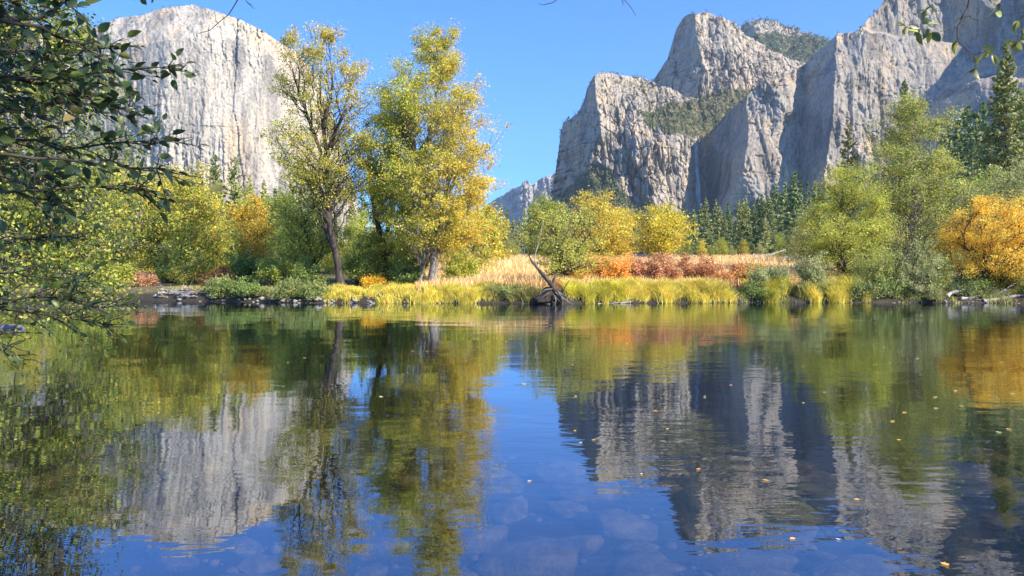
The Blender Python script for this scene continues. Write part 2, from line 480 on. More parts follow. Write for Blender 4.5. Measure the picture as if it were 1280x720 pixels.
# big wall on the right, its upper tier set back
m = cliff([(858, 352), (862, 180), (868, 173), (880, 171), (893, 160), (903, 148), (913, 137), (924, 128), (933, 120), (945, 108), (960, 97), (975, 93), (983, 89), (992, 84), (1003, 82), (1010, 76), (1020, 66),
       (1030, 58), (1037, 52), (1047, 42), (1060, 41), (1073, 38), (1077, 35), (1087, 22), (1096, 14), (1107, -2), (1130, -22), (1200, -50), (1280, -70), (1400, -75), (1440, -92), (1472, -125), (1550, -165), (1640, -205), (1800, -240)],
      [(850, 60, 2100), (850, 360, 1900), (866, 168, 1925), (866, 262, 1900), (884, 175, 1915), (884, 262, 1865), (933, 112, 1735), (936, 170, 1655), (928, 215, 1620), (905, 262, 1640), (900, 360, 1500),
       (952, 92, 1720), (960, 170, 1640), (955, 262, 1570), (984, 80, 1740), (984, 140, 1655), (984, 215, 1610), (984, 262, 1570),
       (1006, 75, 1800), (1002, 140, 1700), (999, 215, 1655), (999, 262, 1600), (1047, 30, 1740), (1044, 100, 1600), (1040, 160, 1545), (1030, 215, 1500), (1030, 262, 1470),
       (1072, 30, 1740), (1072, 90, 1615), (1068, 180, 1560), (1068, 262, 1500), (1085, 40, 1665), (1150, 50, 1655), (1205, 60, 1665), (1216, 73, 1665),
       (1085, 37, 1760), (1150, 46, 1745), (1210, 55, 1740), (1100, -40, 1800), (1160, -80, 1790), (1255, 30, 1665), (1255, -100, 1760), (1300, 30, 1690), (1400, -60, 1420),
       (1110, 135, 1607), (1138, 132, 1603), (1180, 108, 1602), (1215, 84, 1625), (1100, 262, 1440), (1130, 150, 1600), (1155, 150, 1540), (1190, 128, 1490), (1225, 105, 1450), (1245, 72, 1640), (1290, 52, 1640), (1252, 92, 1480), (1290, 75, 1430),
       (1160, 262, 1330), (1240, 262, 1200), (1310, 100, 1330), (1300, 262, 1080), (1300, -100, 1760), (1400, 60, 1350), (1400, 360, 1000), (1400, -70, 1400), (1472, -120, 1325), (1472, 100, 1280), (1550, -160, 1340), (1640, -200, 1365), (1640, 360, 800), (1810, -240, 1300), (1810, 360, 700), (1160, 360, 1200), (1060, 360, 1350)],
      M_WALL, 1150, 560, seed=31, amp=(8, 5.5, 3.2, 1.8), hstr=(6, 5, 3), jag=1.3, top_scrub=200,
      veg=[([(870, 285), (940, 250), (1010, 250), (1090, 240), (1200, 200), (1400, 200), (1400, 360), (860, 360)], .8)], nscrub=600)
# far ridge with the spire
m = cliff([(560, 330), (590, 275), (609, 255), (618, 249), (630, 242), (640, 236), (648, 233), (652, 231), (654, 226), (659, 225), (663, 229), (666, 231), (670, 227), (676, 223), (692, 217), (720, 212), (760, 215), (800, 340)],
      [(550, 200, 7600), (550, 360, 7400), (640, 220, 7300), (641, 360, 6900), (655, 215, 6900), (656, 240, 6750), (656, 360, 6300), (661, 215, 6950), (670, 240, 6950), (668, 360, 6600), (690, 200, 7100), (690, 360, 6600), (674, 215, 7100), (678, 240, 6820), (810, 200, 7400), (810, 360, 7000)],
      M_FAR, 260, 160, seed=41, amp=(60, 40, 20, 8), hstr=(3, 2.5, 2), jag=.6, back=900)

sc = np.concatenate(SCRUB); rs = np.random.default_rng(5)
Cn = np.repeat(sc[:, :3], 9, 0) + rs.normal(size=(len(sc) * 9, 3)) * np.repeat(sc[:, 3:], 9, 0) * np.array([.33, .33, .42]) + np.repeat(sc[:, 3:], 9, 0) * np.array([0, -.3, .5])
V, Fc = leaf_quads(rs, Cn, 1.0, aspect=.8); V = (V - np.repeat(Cn, 4, 0)) * np.repeat(np.repeat(sc[:, 3:], 9, 0), 4, 0) * .6 + np.repeat(Cn, 4, 0)
cc = np.repeat(pick(rs, len(sc), [(3, (.05, .07, .03)), (2, (.08, .09, .045)), (1, (.12, .11, .05))], .2), 36, 0)
o = obj('cliff_scrub', mesh('cliff_scrub', V, Fc, M_NEEDLE, cc)); tag(o, 'dark scrub and small pines clinging to the granite ledges', 'scrub', kind='stuff')

# waterfall in the notch
g = Geo(); r = np.random.default_rng(9)
n = 60; t = np.linspace(0, 1, n)
for k in range(7):
    off = (k - 3) * 1.5
    base = np.stack([W(869 + 3.0 * a, 171 + 92 * a, 1850 - 25 * a) for a in t])
    base[:, 0] += off * (.45 + 1.1 * t) + 1.0 * fbm(t * 9, t * 0 + k, 60 + k); base[:, 1] += r.normal() * 1.5
    tube(g, base, (1.5 + 2.4 * t) * (1 + .3 * fbm(t * 14, t * 0 + k, 80)), 6)
mw, nn, ll, bb, oo = newmat('falling_water')
bb.inputs['Base Color'].default_value = (.70, .73, .78, 1); bb.inputs['Roughness'].default_value = .6
tr = nn.new('ShaderNodeBsdfTransparent'); mx = nn.new('ShaderNodeMixShader')
fz = noise(nn, ll, .09, 4, mp=(1, 1, .12)); ll.new(ramp(nn, ll, fz, [(.35, (.05, .05, .05)), (.65, (.55, .55, .55))]), mx.inputs[0])
ll.new(tr.outputs[0], mx.inputs[1]); ll.new(bb.outputs[0], mx.inputs[2]); ll.new(mx.outputs[0], oo.inputs[0])
tag(obj('waterfall', g.build('waterfall', mw)), 'thin white waterfall dropping down the dark shaded cliff notch', 'waterfall')


# ------------------------------------------------------------------ ground, river bed, water
_sx = np.array([-400, -120, -60, -26, -13.7, 0, 2, 14.5, 20, 35, 60, 120, 400.])
_sy = np.array([75, 72, 62, 56, 50.7, 49.6, 49, 51.3, 52.3, 50.5, 49.5, 54, 65.])


def shore(x):
    return np.interp(x, _sx, _sy) + .35 * fbm(x / 2.3, x * 0, 77, 3) + .5 * fbm(x / 9, x * 0, 78, 2)


def ground_z(x, y):
    x = np.asarray(x, float); y = np.asarray(y, float)
    d = y - shore(x)
    dn = (1.0 + np.maximum(0, -x - 2.4) * 1.02 + np.maximum(0, x - 3.0) * .92 + .3 * fbm(x / 2, x * 0, 90, 2)) - y   # inside the near bank
    far = np.interp(d, [-6, -2, -.25, 0, .5, 1.3, 3, 8, 40, 90, 300, 900, 1500, 9000], [-1.5, -1.0, -.25, 0, .38, .66, .85, 1.2, 3.1, 5.2, 12, 34, 62, 300])
    near = np.interp(dn, [-14, -6, -2.5, 0, .5, 2, 6, 30, 300], [-1.6, -1.15, -.5, -.03, .1, .35, .8, 1.6, 8])
    z = np.where(d > 0, far, np.where(dn > 0, near, np.minimum(np.maximum(far, near), 0)))
    land = np.clip(np.maximum(d, dn) / 3, 0, 1)
    z = z + land * (.16 * fbm(x / 1.7, y / 1.7, 5, 3) + np.clip(d / 200, 0, 6) * 1.2 * fbm(x / 60, y / 60, 6, 3))
    z = z + (1 - land) * .05 * fbm(x / .6, y / .6, 8, 3) * (np.maximum(d, dn) < -.5)
    edge = np.clip((np.abs(x) - 300) / 60, 0, 1)
    return z * (1 - edge) + np.maximum(z, .5) * edge


def gz1(x, y): return float(ground_z(np.array([x]), np.array([y]))[0])


def sinh_axis(lim, dens, n):
    t = np.linspace(-1, 1, n); k = np.arcsinh(lim / dens)
    return dens * np.sinh(k * t)


gx = sinh_axis(9000, 22, 420)
gy = np.unique(np.concatenate([-np.geomspace(1, 1500, 30)[::-1] - 2, np.arange(-3, 12, .22), np.arange(12, 46, .7), np.arange(46, 60, .18), np.arange(60, 78, .5), np.geomspace(78, 9500, 70)]))
GX, GY = np.meshgrid(gx, gy); GZ = ground_z(GX, GY)
ny_, nx_ = GX.shape; i = np.arange(ny_ - 1)[:, None] * nx_ + np.arange(nx_ - 1)[None, :]
Fc = np.stack([i, i + 1, i + 1 + nx_, i + nx_], -1).reshape(-1, 4)
d = GY - shore(GX)
meadow = in_poly(CX + GX / np.maximum(GY, 1) * F, GY, [(560, 52), (590, 90), (600, 170), (1010, 190), (1020, 90), (960, 52)])
c = np.zeros(GX.shape + (3,)); c[:] = (.13, .11, .05)
c[meadow & (d > 1.5)] = (.50, .37, .19)
c[(d <= 1.0)] = (.04, .032, .02)
c[(d < -1) & (GZ < 0)] = (.05, .04, .026)
c[d > 420] = (.06, .075, .035)
mg, n_, l_, b_, _o = newmat('ground')
cf = ramp(n_, l_, noise(n_, l_, .9, 6), [(.3, (.55, .55, .55)), (.7, (1.35, 1.3, 1.2))])
l_.new(mixc(n_, l_, 1.0, attr(n_), cf, 'MULTIPLY'), b_.inputs['Base Color']); b_.inputs['Roughness'].default_value = .95
bp = n_.new('ShaderNodeBump'); bp.inputs['Strength'].default_value = .7; bp.inputs['Distance'].default_value = .05
l_.new(noise(n_, l_, 6, 5), bp.inputs['Height']); l_.new(bp.outputs[0], b_.inputs['Normal'])
go = obj('ground', mesh('ground', np.stack([GX, GY, GZ], -1).reshape(-1, 3), Fc, mg, c.reshape(-1, 3))); go['kind'] = 'structure'

# river surface
mw, n_, l_, b_, out = newmat('river_water')
n_.remove(b_)
tc = n_.new('ShaderNodeTexCoord').outputs['Object']
geo = n_.new('ShaderNodeSeparateXYZ'); l_.new(tc, geo.inputs[0])


def wave(scale, mp, h, det=2, rough=.5):
    f = noise(n_, l_, scale, det, tc, mp, rough)
    mm = n_.new('ShaderNodeMath'); mm.operation = 'MULTIPLY'; l_.new(f, mm.inputs[0]); mm.inputs[1].default_value = h
    return mm.outputs[0]


def addn(a, b, op='ADD'):
    mm = n_.new('ShaderNodeMath'); mm.operation = op
    for k, v in enumerate((a, b)):
        if hasattr(v, 'links'): l_.new(v, mm.inputs[k])
        else: mm.inputs[k].default_value = v
    return mm.outputs[0]


swell = wave(.42, (.9, 1.1, 1), .026, 1)
rip = wave(1.6, (.9, 1.7, 1), .012, 2, .45)
fine = wave(4.6, (.8, 1.9, 1), .0034, 2)
# wind lane: ripples stronger to the right of the river
lane = n_.new('ShaderNodeMapRange'); lane.inputs[1].default_value = -3; lane.inputs[2].default_value = 4
lane.inputs[3].default_value = .42; lane.inputs[4].default_value = 1.0; l_.new(geo.outputs[0], lane.inputs[0])
patch = n_.new('ShaderNodeMapRange'); patch.inputs[1].default_value = .4; patch.inputs[2].default_value = .62
patch.inputs[3].default_value = .45; patch.inputs[4].default_value = 1.25
l_.new(noise(n_, l_, .16, 2, tc, (.6, 1.3, 1)), patch.inputs[0])
hgt = addn(swell, addn(addn(addn(rip, fine), lane.outputs[0], 'MULTIPLY'), patch.outputs[0], 'MULTIPLY'))
bp = n_.new('ShaderNodeBump'); bp.inputs['Strength'].default_value = 1.0; bp.inputs['Distance'].default_value = .55
l_.new(hgt, bp.inputs['Height'])
vd = n_.new('ShaderNodeVectorMath'); vd.operation = 'DOT_PRODUCT'; l_.new(n_.new('ShaderNodeNewGeometry').outputs['Incoming'], vd.inputs[0]); l_.new(bp.outputs[0], vd.inputs[1])
ab = n_.new('ShaderNodeMath'); ab.operation = 'ABSOLUTE'; l_.new(vd.outputs['Value'], ab.inputs[0])
om = addn(1.0, ab.outputs[0], 'SUBTRACT'); F0 = .175
fres = addn(F0, addn(1 - F0, addn(om, 4.0, 'POWER'), 'MULTIPLY'))       # the same from above and below the surface
gl = n_.new('ShaderNodeBsdfGlossy'); gl.inputs['Color'].default_value = (.80, .88, 1, 1); gl.inputs['Roughness'].default_value = .003
l_.new(bp.outputs[0], gl.inputs['Normal'])
rf = n_.new('ShaderNodeBsdfTransparent'); rf.inputs['Color'].default_value = (.40, .40, .32, 1)
mx = n_.new('ShaderNodeMixShader'); l_.new(fres, mx.inputs[0]); l_.new(rf.outputs[0], mx.inputs[1]); l_.new(gl.outputs[0], mx.inputs[2])
l_.new(mx.outputs[0], out.inputs[0])
V = np.array([[-380, -6, 0], [380, -6, 0], [380, 110, 0], [-380, 110, 0]]); V[:, 1] -= 0
wo = obj('river_water', mesh('river_water', V, np.array([[0, 1, 2, 3]]), mw)); wo['kind'] = 'structure'


# ------------------------------------------------------------------ trees
YEL = [(5, (.50, .37, .06)), (3, (.40, .33, .07)), (3, (.24, .25, .055)), (1, (.46, .26, .05))]
GOLD = [(6, (.60, .36, .035)), (2, (.50, .40, .05)), (1, (.32, .28, .04))]
LIME = [(4, (.26, .29, .05)), (3, (.36, .35, .06)), (2, (.16, .21, .045)), (1, (.48, .38, .06))]
GREEN = [(4, (.13, .18, .045)), (3, (.20, .24, .06)), (2, (.09, .13, .04))]
OLIVE = [(4, (.20, .22, .08)), (3, (.28, .28, .11)), (2, (.13, .15, .06)), (1, (.36, .30, .10))]
CONI = [(4, (.065, .10, .045)), (3, (.11, .145, .055)), (1, (.19, .19, .08))]
CONY = [(3, (.15, .17, .06)), (3, (.23, .22, .085)), (1, (.09, .12, .045))]
SAGE = [(4, (.23, .25, .11)), (3, (.33, .33, .15)), (2, (.14, .17, .07))]


def px_local(px, py, Y, base): return W(px, py, Y) - base


def broad(name, Y, trunks, env, nlimb, nleaf, lsize, pal, seed, bark=M_BARK_G, r0=.22, csig=.42, subs=5, side=None, rise=.9, lmin=.15, leafm=None, flat=1.0, base_z=None, hang=0.0):
    """trunks: list of pixel polylines at distance Y (base first); env: [(py, xl, xr)] crown outline from the bottom up"""
    r = np.random.default_rng(seed)
    leafm = leafm or M_LEAF1
    b = W(trunks[0][0][0], trunks[0][0][1], Y)
    b[2] = gz1(b[0], Y) if base_z is None else base_z
    t = empty(name, b)
    g = Geo(); lines = []
    for k, tp in enumerate(trunks):
        P = np.array([px_local(p[0], p[1], Y, b) for p in tp])
        if k == 0: P[0] = (0, 0, -.25)
        P[1:, 1] += r.normal(size=len(P) - 1) * .25
        s = np.linspace(0, 1, len(P)); q = np.linspace(0, 1, 22)
        Q = np.stack([np.interp(q, s, P[:, a]) for a in range(3)], 1)
        Q[1:-1] = (Q[:-2] + Q[1:-1] * 2 + Q[2:]) / 4
        Q[2:, :2] += .04 * np.cumsum(r.normal(size=(20, 2)), 0) * .6
        rk = r0 * (1 if k == 0 else .5)
        R = rk * (1 - q) ** 1.05 + .016
        if k == 0: R[0] *= 1.5; R[1] *= 1.12
        tube(g, Q, R, 9, lump=.05, rg=r); lines.append((Q, R))
    e = np.array(env, float); e = e[np.argsort(-e[:, 0])]        # from the lowest (largest py)
    pys = e[:, 0]; wd = e[:, 2] - e[:, 1]
    qq = np.linspace(0, 1, 60); pyq = np.interp(qq, np.linspace(0, 1, len(pys)), pys)
    wq = np.interp(-pyq, -pys, wd); w = wq ** 1.25 * np.abs(np.gradient(pyq)); w /= w.sum()
    py_t = pyq[r.choice(60, nlimb, p=w)] + r.normal(size=nlimb) * abs(pys[0] - pys[-1]) / 70
    xl = np.interp(-py_t, -e[:, 0], e[:, 1]); xr = np.interp(-py_t, -e[:, 0], e[:, 2])
    hw = (xr - xl) / 2 / F * Y; cx = px_local((xl + xr) / 2, py_t, Y, b)[0] if False else ((xl + xr) / 2 - CX) / F * Y - b[0]
    zt = CH + (HY - py_t) / F * Y - b[2]
    th = np.arange(nlimb) * 2.39996 + r.uniform(0, 6.28); rad = np.sqrt(r.uniform(lmin, 1, nlimb)) * hw * 1.03
    T = np.stack([cx + rad * np.cos(th), rad * np.sin(th) * flat, zt], 1)
    cen = []; cw = []
    Hc = abs(pys[0] - pys[-1]) / F * Y
    for k in range(nlimb):
        # the nearest trunk point that lies below the target
        bi = None
        for (Q, R) in lines:
            dz = T[k, 2] - Q[:, 2]; hd = np.hypot(Q[:, 0] - T[k, 0], Q[:, 1] - T[k, 1])
            cost = hd + np.abs(dz - hd * rise) * .9 + (dz < 0) * 3 + (np.arange(len(Q)) < 4) * 2
            j = int(np.argmin(cost))
            if bi is None or cost[j] < bi[0]: bi = (cost[j], Q[j], R[j])
        s0, rs0 = bi[1], bi[2]
        L = np.linalg.norm(T[k] - s0); q = np.linspace(0, 1, 8)[:, None]
        arc = np.array([0, 0, 1.]) * L * .13 * np.sin(q * np.pi) - np.array([0, 0, hang]) * L * q ** 2
        P = s0 + (T[k] - s0) * q + arc * np.sign(rise) + .035 * L * r.normal(size=(8, 3)) * np.sin(q * np.pi)
        R = max(.012, min(rs0 * .5, .012 + .0085 * L)) * (1 - q[:, 0]) ** .8 + .007
        tube(g, P, R, 5, cap=False)
        for m_ in range(subs):
            tt = r.uniform(.35, 1); j = tt * 7; a = P[int(j)] + (P[min(7, int(j) + 1)] - P[int(j)]) * (j - int(j))
            dv = rnd_unit(r, 1)[0] * np.array([1, 1, .7]) + (T[k] - s0) / (L + 1e-6) * .8 + np.array([0, 0, .25 - hang])
            dv /= np.linalg.norm(dv); l2 = r.uniform(.25, .5) * min(L, hw[k] * 1.1 + .4) * .8 + .15
            bpt = a + dv * l2; q3 = np.linspace(0, 1, 4)[:, None]
            P2 = a + (bpt - a) * q3 + .05 * l2 * r.normal(size=(4, 3)) * q3
            tube(g, P2, (.013 + .006 * l2) * (1 - q3[:, 0]) + .005, 3, cap=False)
            cen.append(bpt); cw.append(r.uniform(.3, 1.7)); cen.append((a + bpt) / 2 + r.normal(size=3) * .1); cw.append(r.uniform(.1, .8))
    cen = np.array(cen); cw = np.array(cw)
    ex = (vnoise(cen[:, 0] / 1.3 + 50, cen[:, 2] / 1.3 + 50, seed) > .24); cw = cw * np.where(ex, 1, .4)
    k = r.choice(len(cen), nleaf, p=cw / cw.sum())
    C = cen[k] + r.normal(size=(nleaf, 3)) * csig * np.array([1, 1, .75]) * r.uniform(.4, 1.3, (len(cen), 1))[k]
    outw = C - np.array([cx.mean(), 0, zt.mean()]); outw /= np.linalg.norm(outw, axis=1)[:, None] + 1e-6
    V, Fc = leaf_quads(r, C, lsize, outw + np.array([0, 0, .6]), .55)
    pals = pal if callable(pal) else (lambda C, k: pick(r, len(C), pal))
    c = pals(C, r)
    cl = (1 + .16 * r.normal(size=(len(cen), 1)))[k]; c = np.clip(c * cl, .004, .9)
    obj('trunk', g.build('trunk', bark), t)
    obj('crown', mesh('crown', V, Fc, leafm, np.repeat(c, 4, 0)), t)
    return t


def blendpal(fn, pa, pb):
    """palette b where fn(C) says so (0..1), palette a elsewhere"""
    def f(C, r):
        a = pick(r, len(C), pa); b = pick(r, len(C), pb)
        m = r.uniform(size=len(C)) < fn(C)
        return np.where(m[:, None], b, a)
    return f


def conifer(H, R, nbr, nspray, ssz, pal, seed, gap=.12, power=.85, bark=M_BARK_G, name='conifer_tree', skirt=.08, dead=0):
    r = np.random.default_rng(seed)
    t = empty(name, (0, 0, 0)); g = Geo()
    q = np.linspace(0, 1, 12)
    P = np.stack([.05 * np.cumsum(r.normal(size=12)), .05 * np.cumsum(r.normal(size=12)), q * H], 1); P[0] = (0, 0, -.4)
    tube(g, P, H * .0135 * (1 - q) ** .8 + .02, 8, lump=.04, rg=r)
    h = skirt + (1 - skirt) * np.sort(r.uniform(0, 1, nbr)) ** 1.0
    C = []; A = []
    for k in range(nbr):
        hh = h[k]; L = R * (1 - hh) ** power * r.uniform(.6, 1.1) * (1 if r.uniform() > gap else .45) + .012 * H * (1 - hh) + .15
        if hh < skirt + .1: L *= .55 + .45 * (hh - skirt) / .1
        th = r.uniform(0, 6.283); dz = np.interp(hh, [0, .5, 1], [-.28, -.05, .7])
        dv = np.array([math.cos(th), math.sin(th), 0])
        base = np.array([np.interp(hh, q, P[:, 0]), np.interp(hh, q, P[:, 1]), hh * H])
        u = np.linspace(0, 1, 5)[:, None]
        B = base + dv * L * u + np.array([0, 0, 1]) * L * (dz * u + .14 * u ** 2)
        tube(g, B, (.006 + .007 * L) * (1 - u[:, 0]) + .006, 3, cap=False)
        m = max(2, int(nspray / nbr * (L / (R * .6)) + .5))
        uu = np.sqrt(r.uniform(.03, 1, m)); wid = L * .26 * (1 - .55 * uu)
        side = np.array([-dv[1], dv[0], 0])
        off = r.uniform(-1, 1, m) * wid
        c = base + dv * (L * uu)[:, None] + side * off[:, None] + np.array([0, 0, 1]) * (L * (dz * uu + .14 * uu ** 2) - np.abs(off) * .25 + r.normal(size=m) * .05 * L)[:, None]
        C.append(c); A.append(dv * .8 + side * np.sign(off)[:, None] * .6 + np.array([0, 0, -.25]))
    C = np.concatenate(C); A = np.concatenate(A); A /= np.linalg.norm(A, axis=1)[:, None]
    V, Fc = leaf_quads(r, C, ssz, np.tile([0, 0, 1.], (len(C), 1)), .6, .55, A, .6)
    c = pick(r, len(C), pal, .22)
    obj('trunk', g.build('trunk', bark), t); obj('crown', mesh('crown', V, Fc, M_NEEDLE, np.repeat(c, 4, 0)), t)
    return t


def shrub(name, w, d, h, nstem, nleaf, lsize, pal, seed, lean=0.0, bark=M_BARK_D, csig=.16, leafm=None, shell=.45, low=.12):
    """many-stemmed bush, local coords, width w (x) depth d (y) height h"""
    r = np.random.default_rng(seed); t = empty(name, (0, 0, 0)); g = Geo(); cen = []; cw = []
    for k in range(nstem):
        u = r.uniform(0, 1) ** .6; th = k * 2.39996; ct = math.sqrt(1 - (1 - low) * r.uniform(0, 1) ** .8) if False else r.uniform(low, 1)
        sn = math.sqrt(max(0, 1 - ct * ct)); rr = r.uniform(shell, 1)
        T = np.array([w / 2 * sn * math.cos(th) * rr + lean * ct * h, d / 2 * sn * math.sin(th) * rr, h * (ct * rr * .97 + .02)])
        s = np.array([T[0] * .12 + r.normal() * .05 * w, T[1] * .12 + r.normal() * .04 * d, -.15]); L = np.linalg.norm(T - s)
        q = np.linspace(0, 1, 7)[:, None]
        P = s + (T - s) * q + np.array([0, 0, 1]) * L * .12 * np.sin(q * np.pi) + .03 * L * r.normal(size=(7, 3)) * np.sin(q * np.pi)
        tube(g, P, (.010 + .009 * L) * (1 - q[:, 0]) ** .7 + .005, 4, cap=False)
        for m_ in range(5):
            j = int(r.integers(3, 7)); dv = rnd_unit(r, 1)[0] + np.array([0, 0, .5]) + (T - s) / L * .7; dv /= np.linalg.norm(dv)
            b = P[j] + dv * L * r.uniform(.1, .25)
            tube(g, np.stack([P[j], (P[j] + b) / 2 + r.normal(size=3) * .02, b]), [.010, .007, .004], 3, cap=False)
            cen.append(b); cw.append(r.uniform(.3, 1.6))
        cen.append(P[4]); cw.append(.5); cen.append(P[5]); cw.append(.8)
    cen = np.array(cen); cw = np.array(cw); cw *= np.where(cen[:, 2] < .1 * h, .2, 1)
    k = r.choice(len(cen), nleaf, p=cw / cw.sum())
    C = cen[k] + r.normal(size=(nleaf, 3)) * csig * r.uniform(.5, 1.4, (len(cen), 1))[k]
    C[:, 2] = np.maximum(C[:, 2], .03)
    outw = C / np.array([w / 2, d / 2, h]); outw /= np.linalg.norm(outw, axis=1)[:, None] + 1e-6
    V, Fc = leaf_quads(r, C, lsize, outw + np.array([0, 0, .5]), .5)
    c = (pal(C, r) if callable(pal) else pick(r, nleaf, pal)) * np.clip(1 + .15 * r.normal(size=(len(cen), 1)), .5, 1.5)[k]
    obj('stems', g.build('stems', bark), t); obj('foliage', mesh('foliage', V, Fc, leafm or M_LEAF, np.repeat(np.clip(c, .004, .9), 4, 0)), t)
    return t


def put(o, px, Y, sc=1.0, rz=0.0, top=None, H=None, sink=0.0, xs=1.0):
    """stand a thing on the ground at picture column px and distance Y; scale so its top reaches picture row `top`"""
    x = (px - CX) / F * Y; z = gz1(x, Y)
    if top is not None: sc = (CH + (HY - top) / F * Y - z) / H
    o.location = (x, Y, z - sink); o.scale = (sc * xs, sc * xs, sc); o.rotation_euler = (0, 0, rz)
    return o


# --- the two tall cottonwoods and their neighbours, traced at their own distance
bc = blendpal(lambda C: np.clip(.42 + .045 * (C[:, 2] - 9) + .05 * C[:, 0], .1, .9), LIME + [(2, (.13, .17, .04))], YEL)
t = broad('cottonwood_tree', 55, [[(427, 359), (421, 325), (412, 270), (409, 215), (404, 165), (401, 120), (402, 60)], [(409, 215), (392, 160), (372, 110), (362, 70)], [(408, 190), (430, 140), (440, 100)], [(404, 160), (416, 110), (414, 60)]],
          [(262, 372, 440), (235, 345, 462), (200, 342, 466), (160, 345, 466), (120, 345, 464), (90, 346, 458), (70, 350, 446), (50, 362, 428), (34, 385, 412)],
          120, 36000, .135, bc, 101, M_BARK_D, .30, .30, rise=1.2, lmin=.25)
tag(t, 'tall thin-crowned cottonwood with a dark leaning trunk and yellowing sparse leaves', 'tree', 'tall cottonwoods on the far bank')
bc2 = blendpal(lambda C: np.clip(.46 + .12 * (C[:, 0] - .6) - .012 * (C[:, 2] - 9), .06, .85), LIME + [(3, (.30, .31, .06))], YEL + [(3, (.58, .38, .05))])
t = broad('cottonwood_tree', 56, [[(541, 358), (541, 330), (541, 300), (534, 262), (528, 215), (535, 170), (546, 120), (550, 55)], [(541, 302), (556, 255), (562, 210), (572, 160)], [(524, 356), (532, 325), (539, 305)], [(541, 305), (565, 285), (585, 270)],
                                  [(528, 220), (508, 170), (500, 120)]],
          [(306, 505, 600), (285, 478, 610), (265, 470, 612), (230, 462, 616), (190, 460, 619), (160, 462, 614), (130, 466, 602), (110, 472, 592), (90, 490, 580), (70, 508, 576), (50, 520, 572), (38, 536, 560)],
          250, 135000, .135, bc2, 102, M_BARK_P, .36, .31, rise=1.0, lmin=.12)
tag(t, 'tallest cottonwood, broad golden green crown over a pale forked trunk', 'tree', 'tall cottonwoods on the far bank')
t = broad('cottonwood_tree', 60, [[(484, 352), (480, 310), (470, 260), (462, 215), (470, 160)], [(480, 310), (492, 250), (490, 190)]],
          [(345, 462, 512), (310, 455, 520), (260, 448, 522), (215, 446, 515), (175, 452, 508), (130, 462, 498), (112, 472, 490)],
          95, 42000, .135, [(4, (.20, .24, .045)), (3, (.34, .32, .05)), (3, (.12, .16, .04)), (2, (.48, .38, .05))], 103, M_BARK_D, .34, .38, lmin=.05)
tag(t, 'leaning cottonwood wrapped in greenery between the two tall trees', 'tree', 'tall cottonwoods on the far bank')
t = broad('riverbank_tree', 64, [[(393, 352), (389, 320), (382, 290), (372, 250)]],
          [(335, 350, 425), (300, 335, 440), (280, 330, 435), (262, 340, 425), (245, 355, 405)], 60, 18000, .16, LIME + [(3, (.25, .27, .06))], 104, M_BARK_D, .2, .4, lmin=.05)
tag(t, 'small green tree directly behind the dark leaning cottonwood trunk', 'tree')

# --- left wood
t = broad('yellow_maple', 72, [[(197, 362), (197, 320), (195, 285), (198, 240)]],
          [(335, 160, 228), (300, 140, 240), (270, 138, 246), (240, 145, 244), (215, 165, 230)], 70, 15000, .22, YEL + LIME + [(3, (.34, .33, .06))], 111, M_BARK_D, .28, .5, lmin=.05)
tag(t, 'yellow-leaved maple with a thick dark trunk above the driftwood pile', 'tree', 'yellow maples in the left wood')
t = broad('yellow_maple', 68, [[(252, 360), (244, 330), (236, 300), (232, 270)]],
          [(345, 232, 275), (315, 218, 282), (285, 212, 285), (255, 215, 280), (228, 222, 268), (205, 232, 255)], 66, 15000, .21, blendpal(lambda C: np.clip(.05 + C[:, 2] * .04, 0, .7), LIME, YEL), 112, M_BARK_P, .2, .5, lmin=.05)
tag(t, 'golden topped maple on a thin slanting pale stem left of the paired pines', 'tree', 'yellow maples in the left wood')
t = broad('yellow_maple', 66, [[(316, 360), (314, 325), (312, 290)]],
          [(330, 290, 338), (305, 285, 345), (280, 286, 342), (262, 294, 332), (252, 304, 322)], 46, 9500, .2, GOLD + YEL + YEL, 113, M_BARK_D, .2, .42, lmin=.05)
tag(t, 'small rounded orange-gold maple above a dark green bush', 'tree', 'yellow maples in the left wood')
t = broad('riverbank_tree', 75, [[(150, 362), (150, 320), (146, 270)]], [(345, 118, 180), (310, 105, 190), (270, 100, 188), (235, 110, 175), (205, 125, 160)], 56, 13000, .23, LIME, 114, M_BARK_G, .2, .5, lmin=.05)
tag(t, 'bushy lime green tree at the left end of the far bank', 'tree')
t = broad('riverbank_tree', 82, [[(345, 355), (346, 310), (350, 260)]], [(345, 325, 372), (310, 316, 380), (285, 318, 380), (262, 328, 370), (245, 338, 358)], 56, 13000, .24, GREEN + [(4, (.26, .28, .07))], 115, M_BARK_G, .2, .5, lmin=.05)
tag(t, 'pale green tree filling the gap right of the orange-gold maple', 'tree')
t = broad('riverbank_tree', 70, [[(590, 350), (590, 320), (592, 280)]], [(345, 572, 612), (315, 560, 622), (285, 562, 622), (258, 572, 615), (240, 582, 604)], 46, 6500, .19, LIME + [(3, (.45, .34, .06))], 116, M_BARK_P, .12, .4, lmin=.05)
tag(t, 'thin yellow-green sapling tree at the right foot of the tallest cottonwood', 'tree')

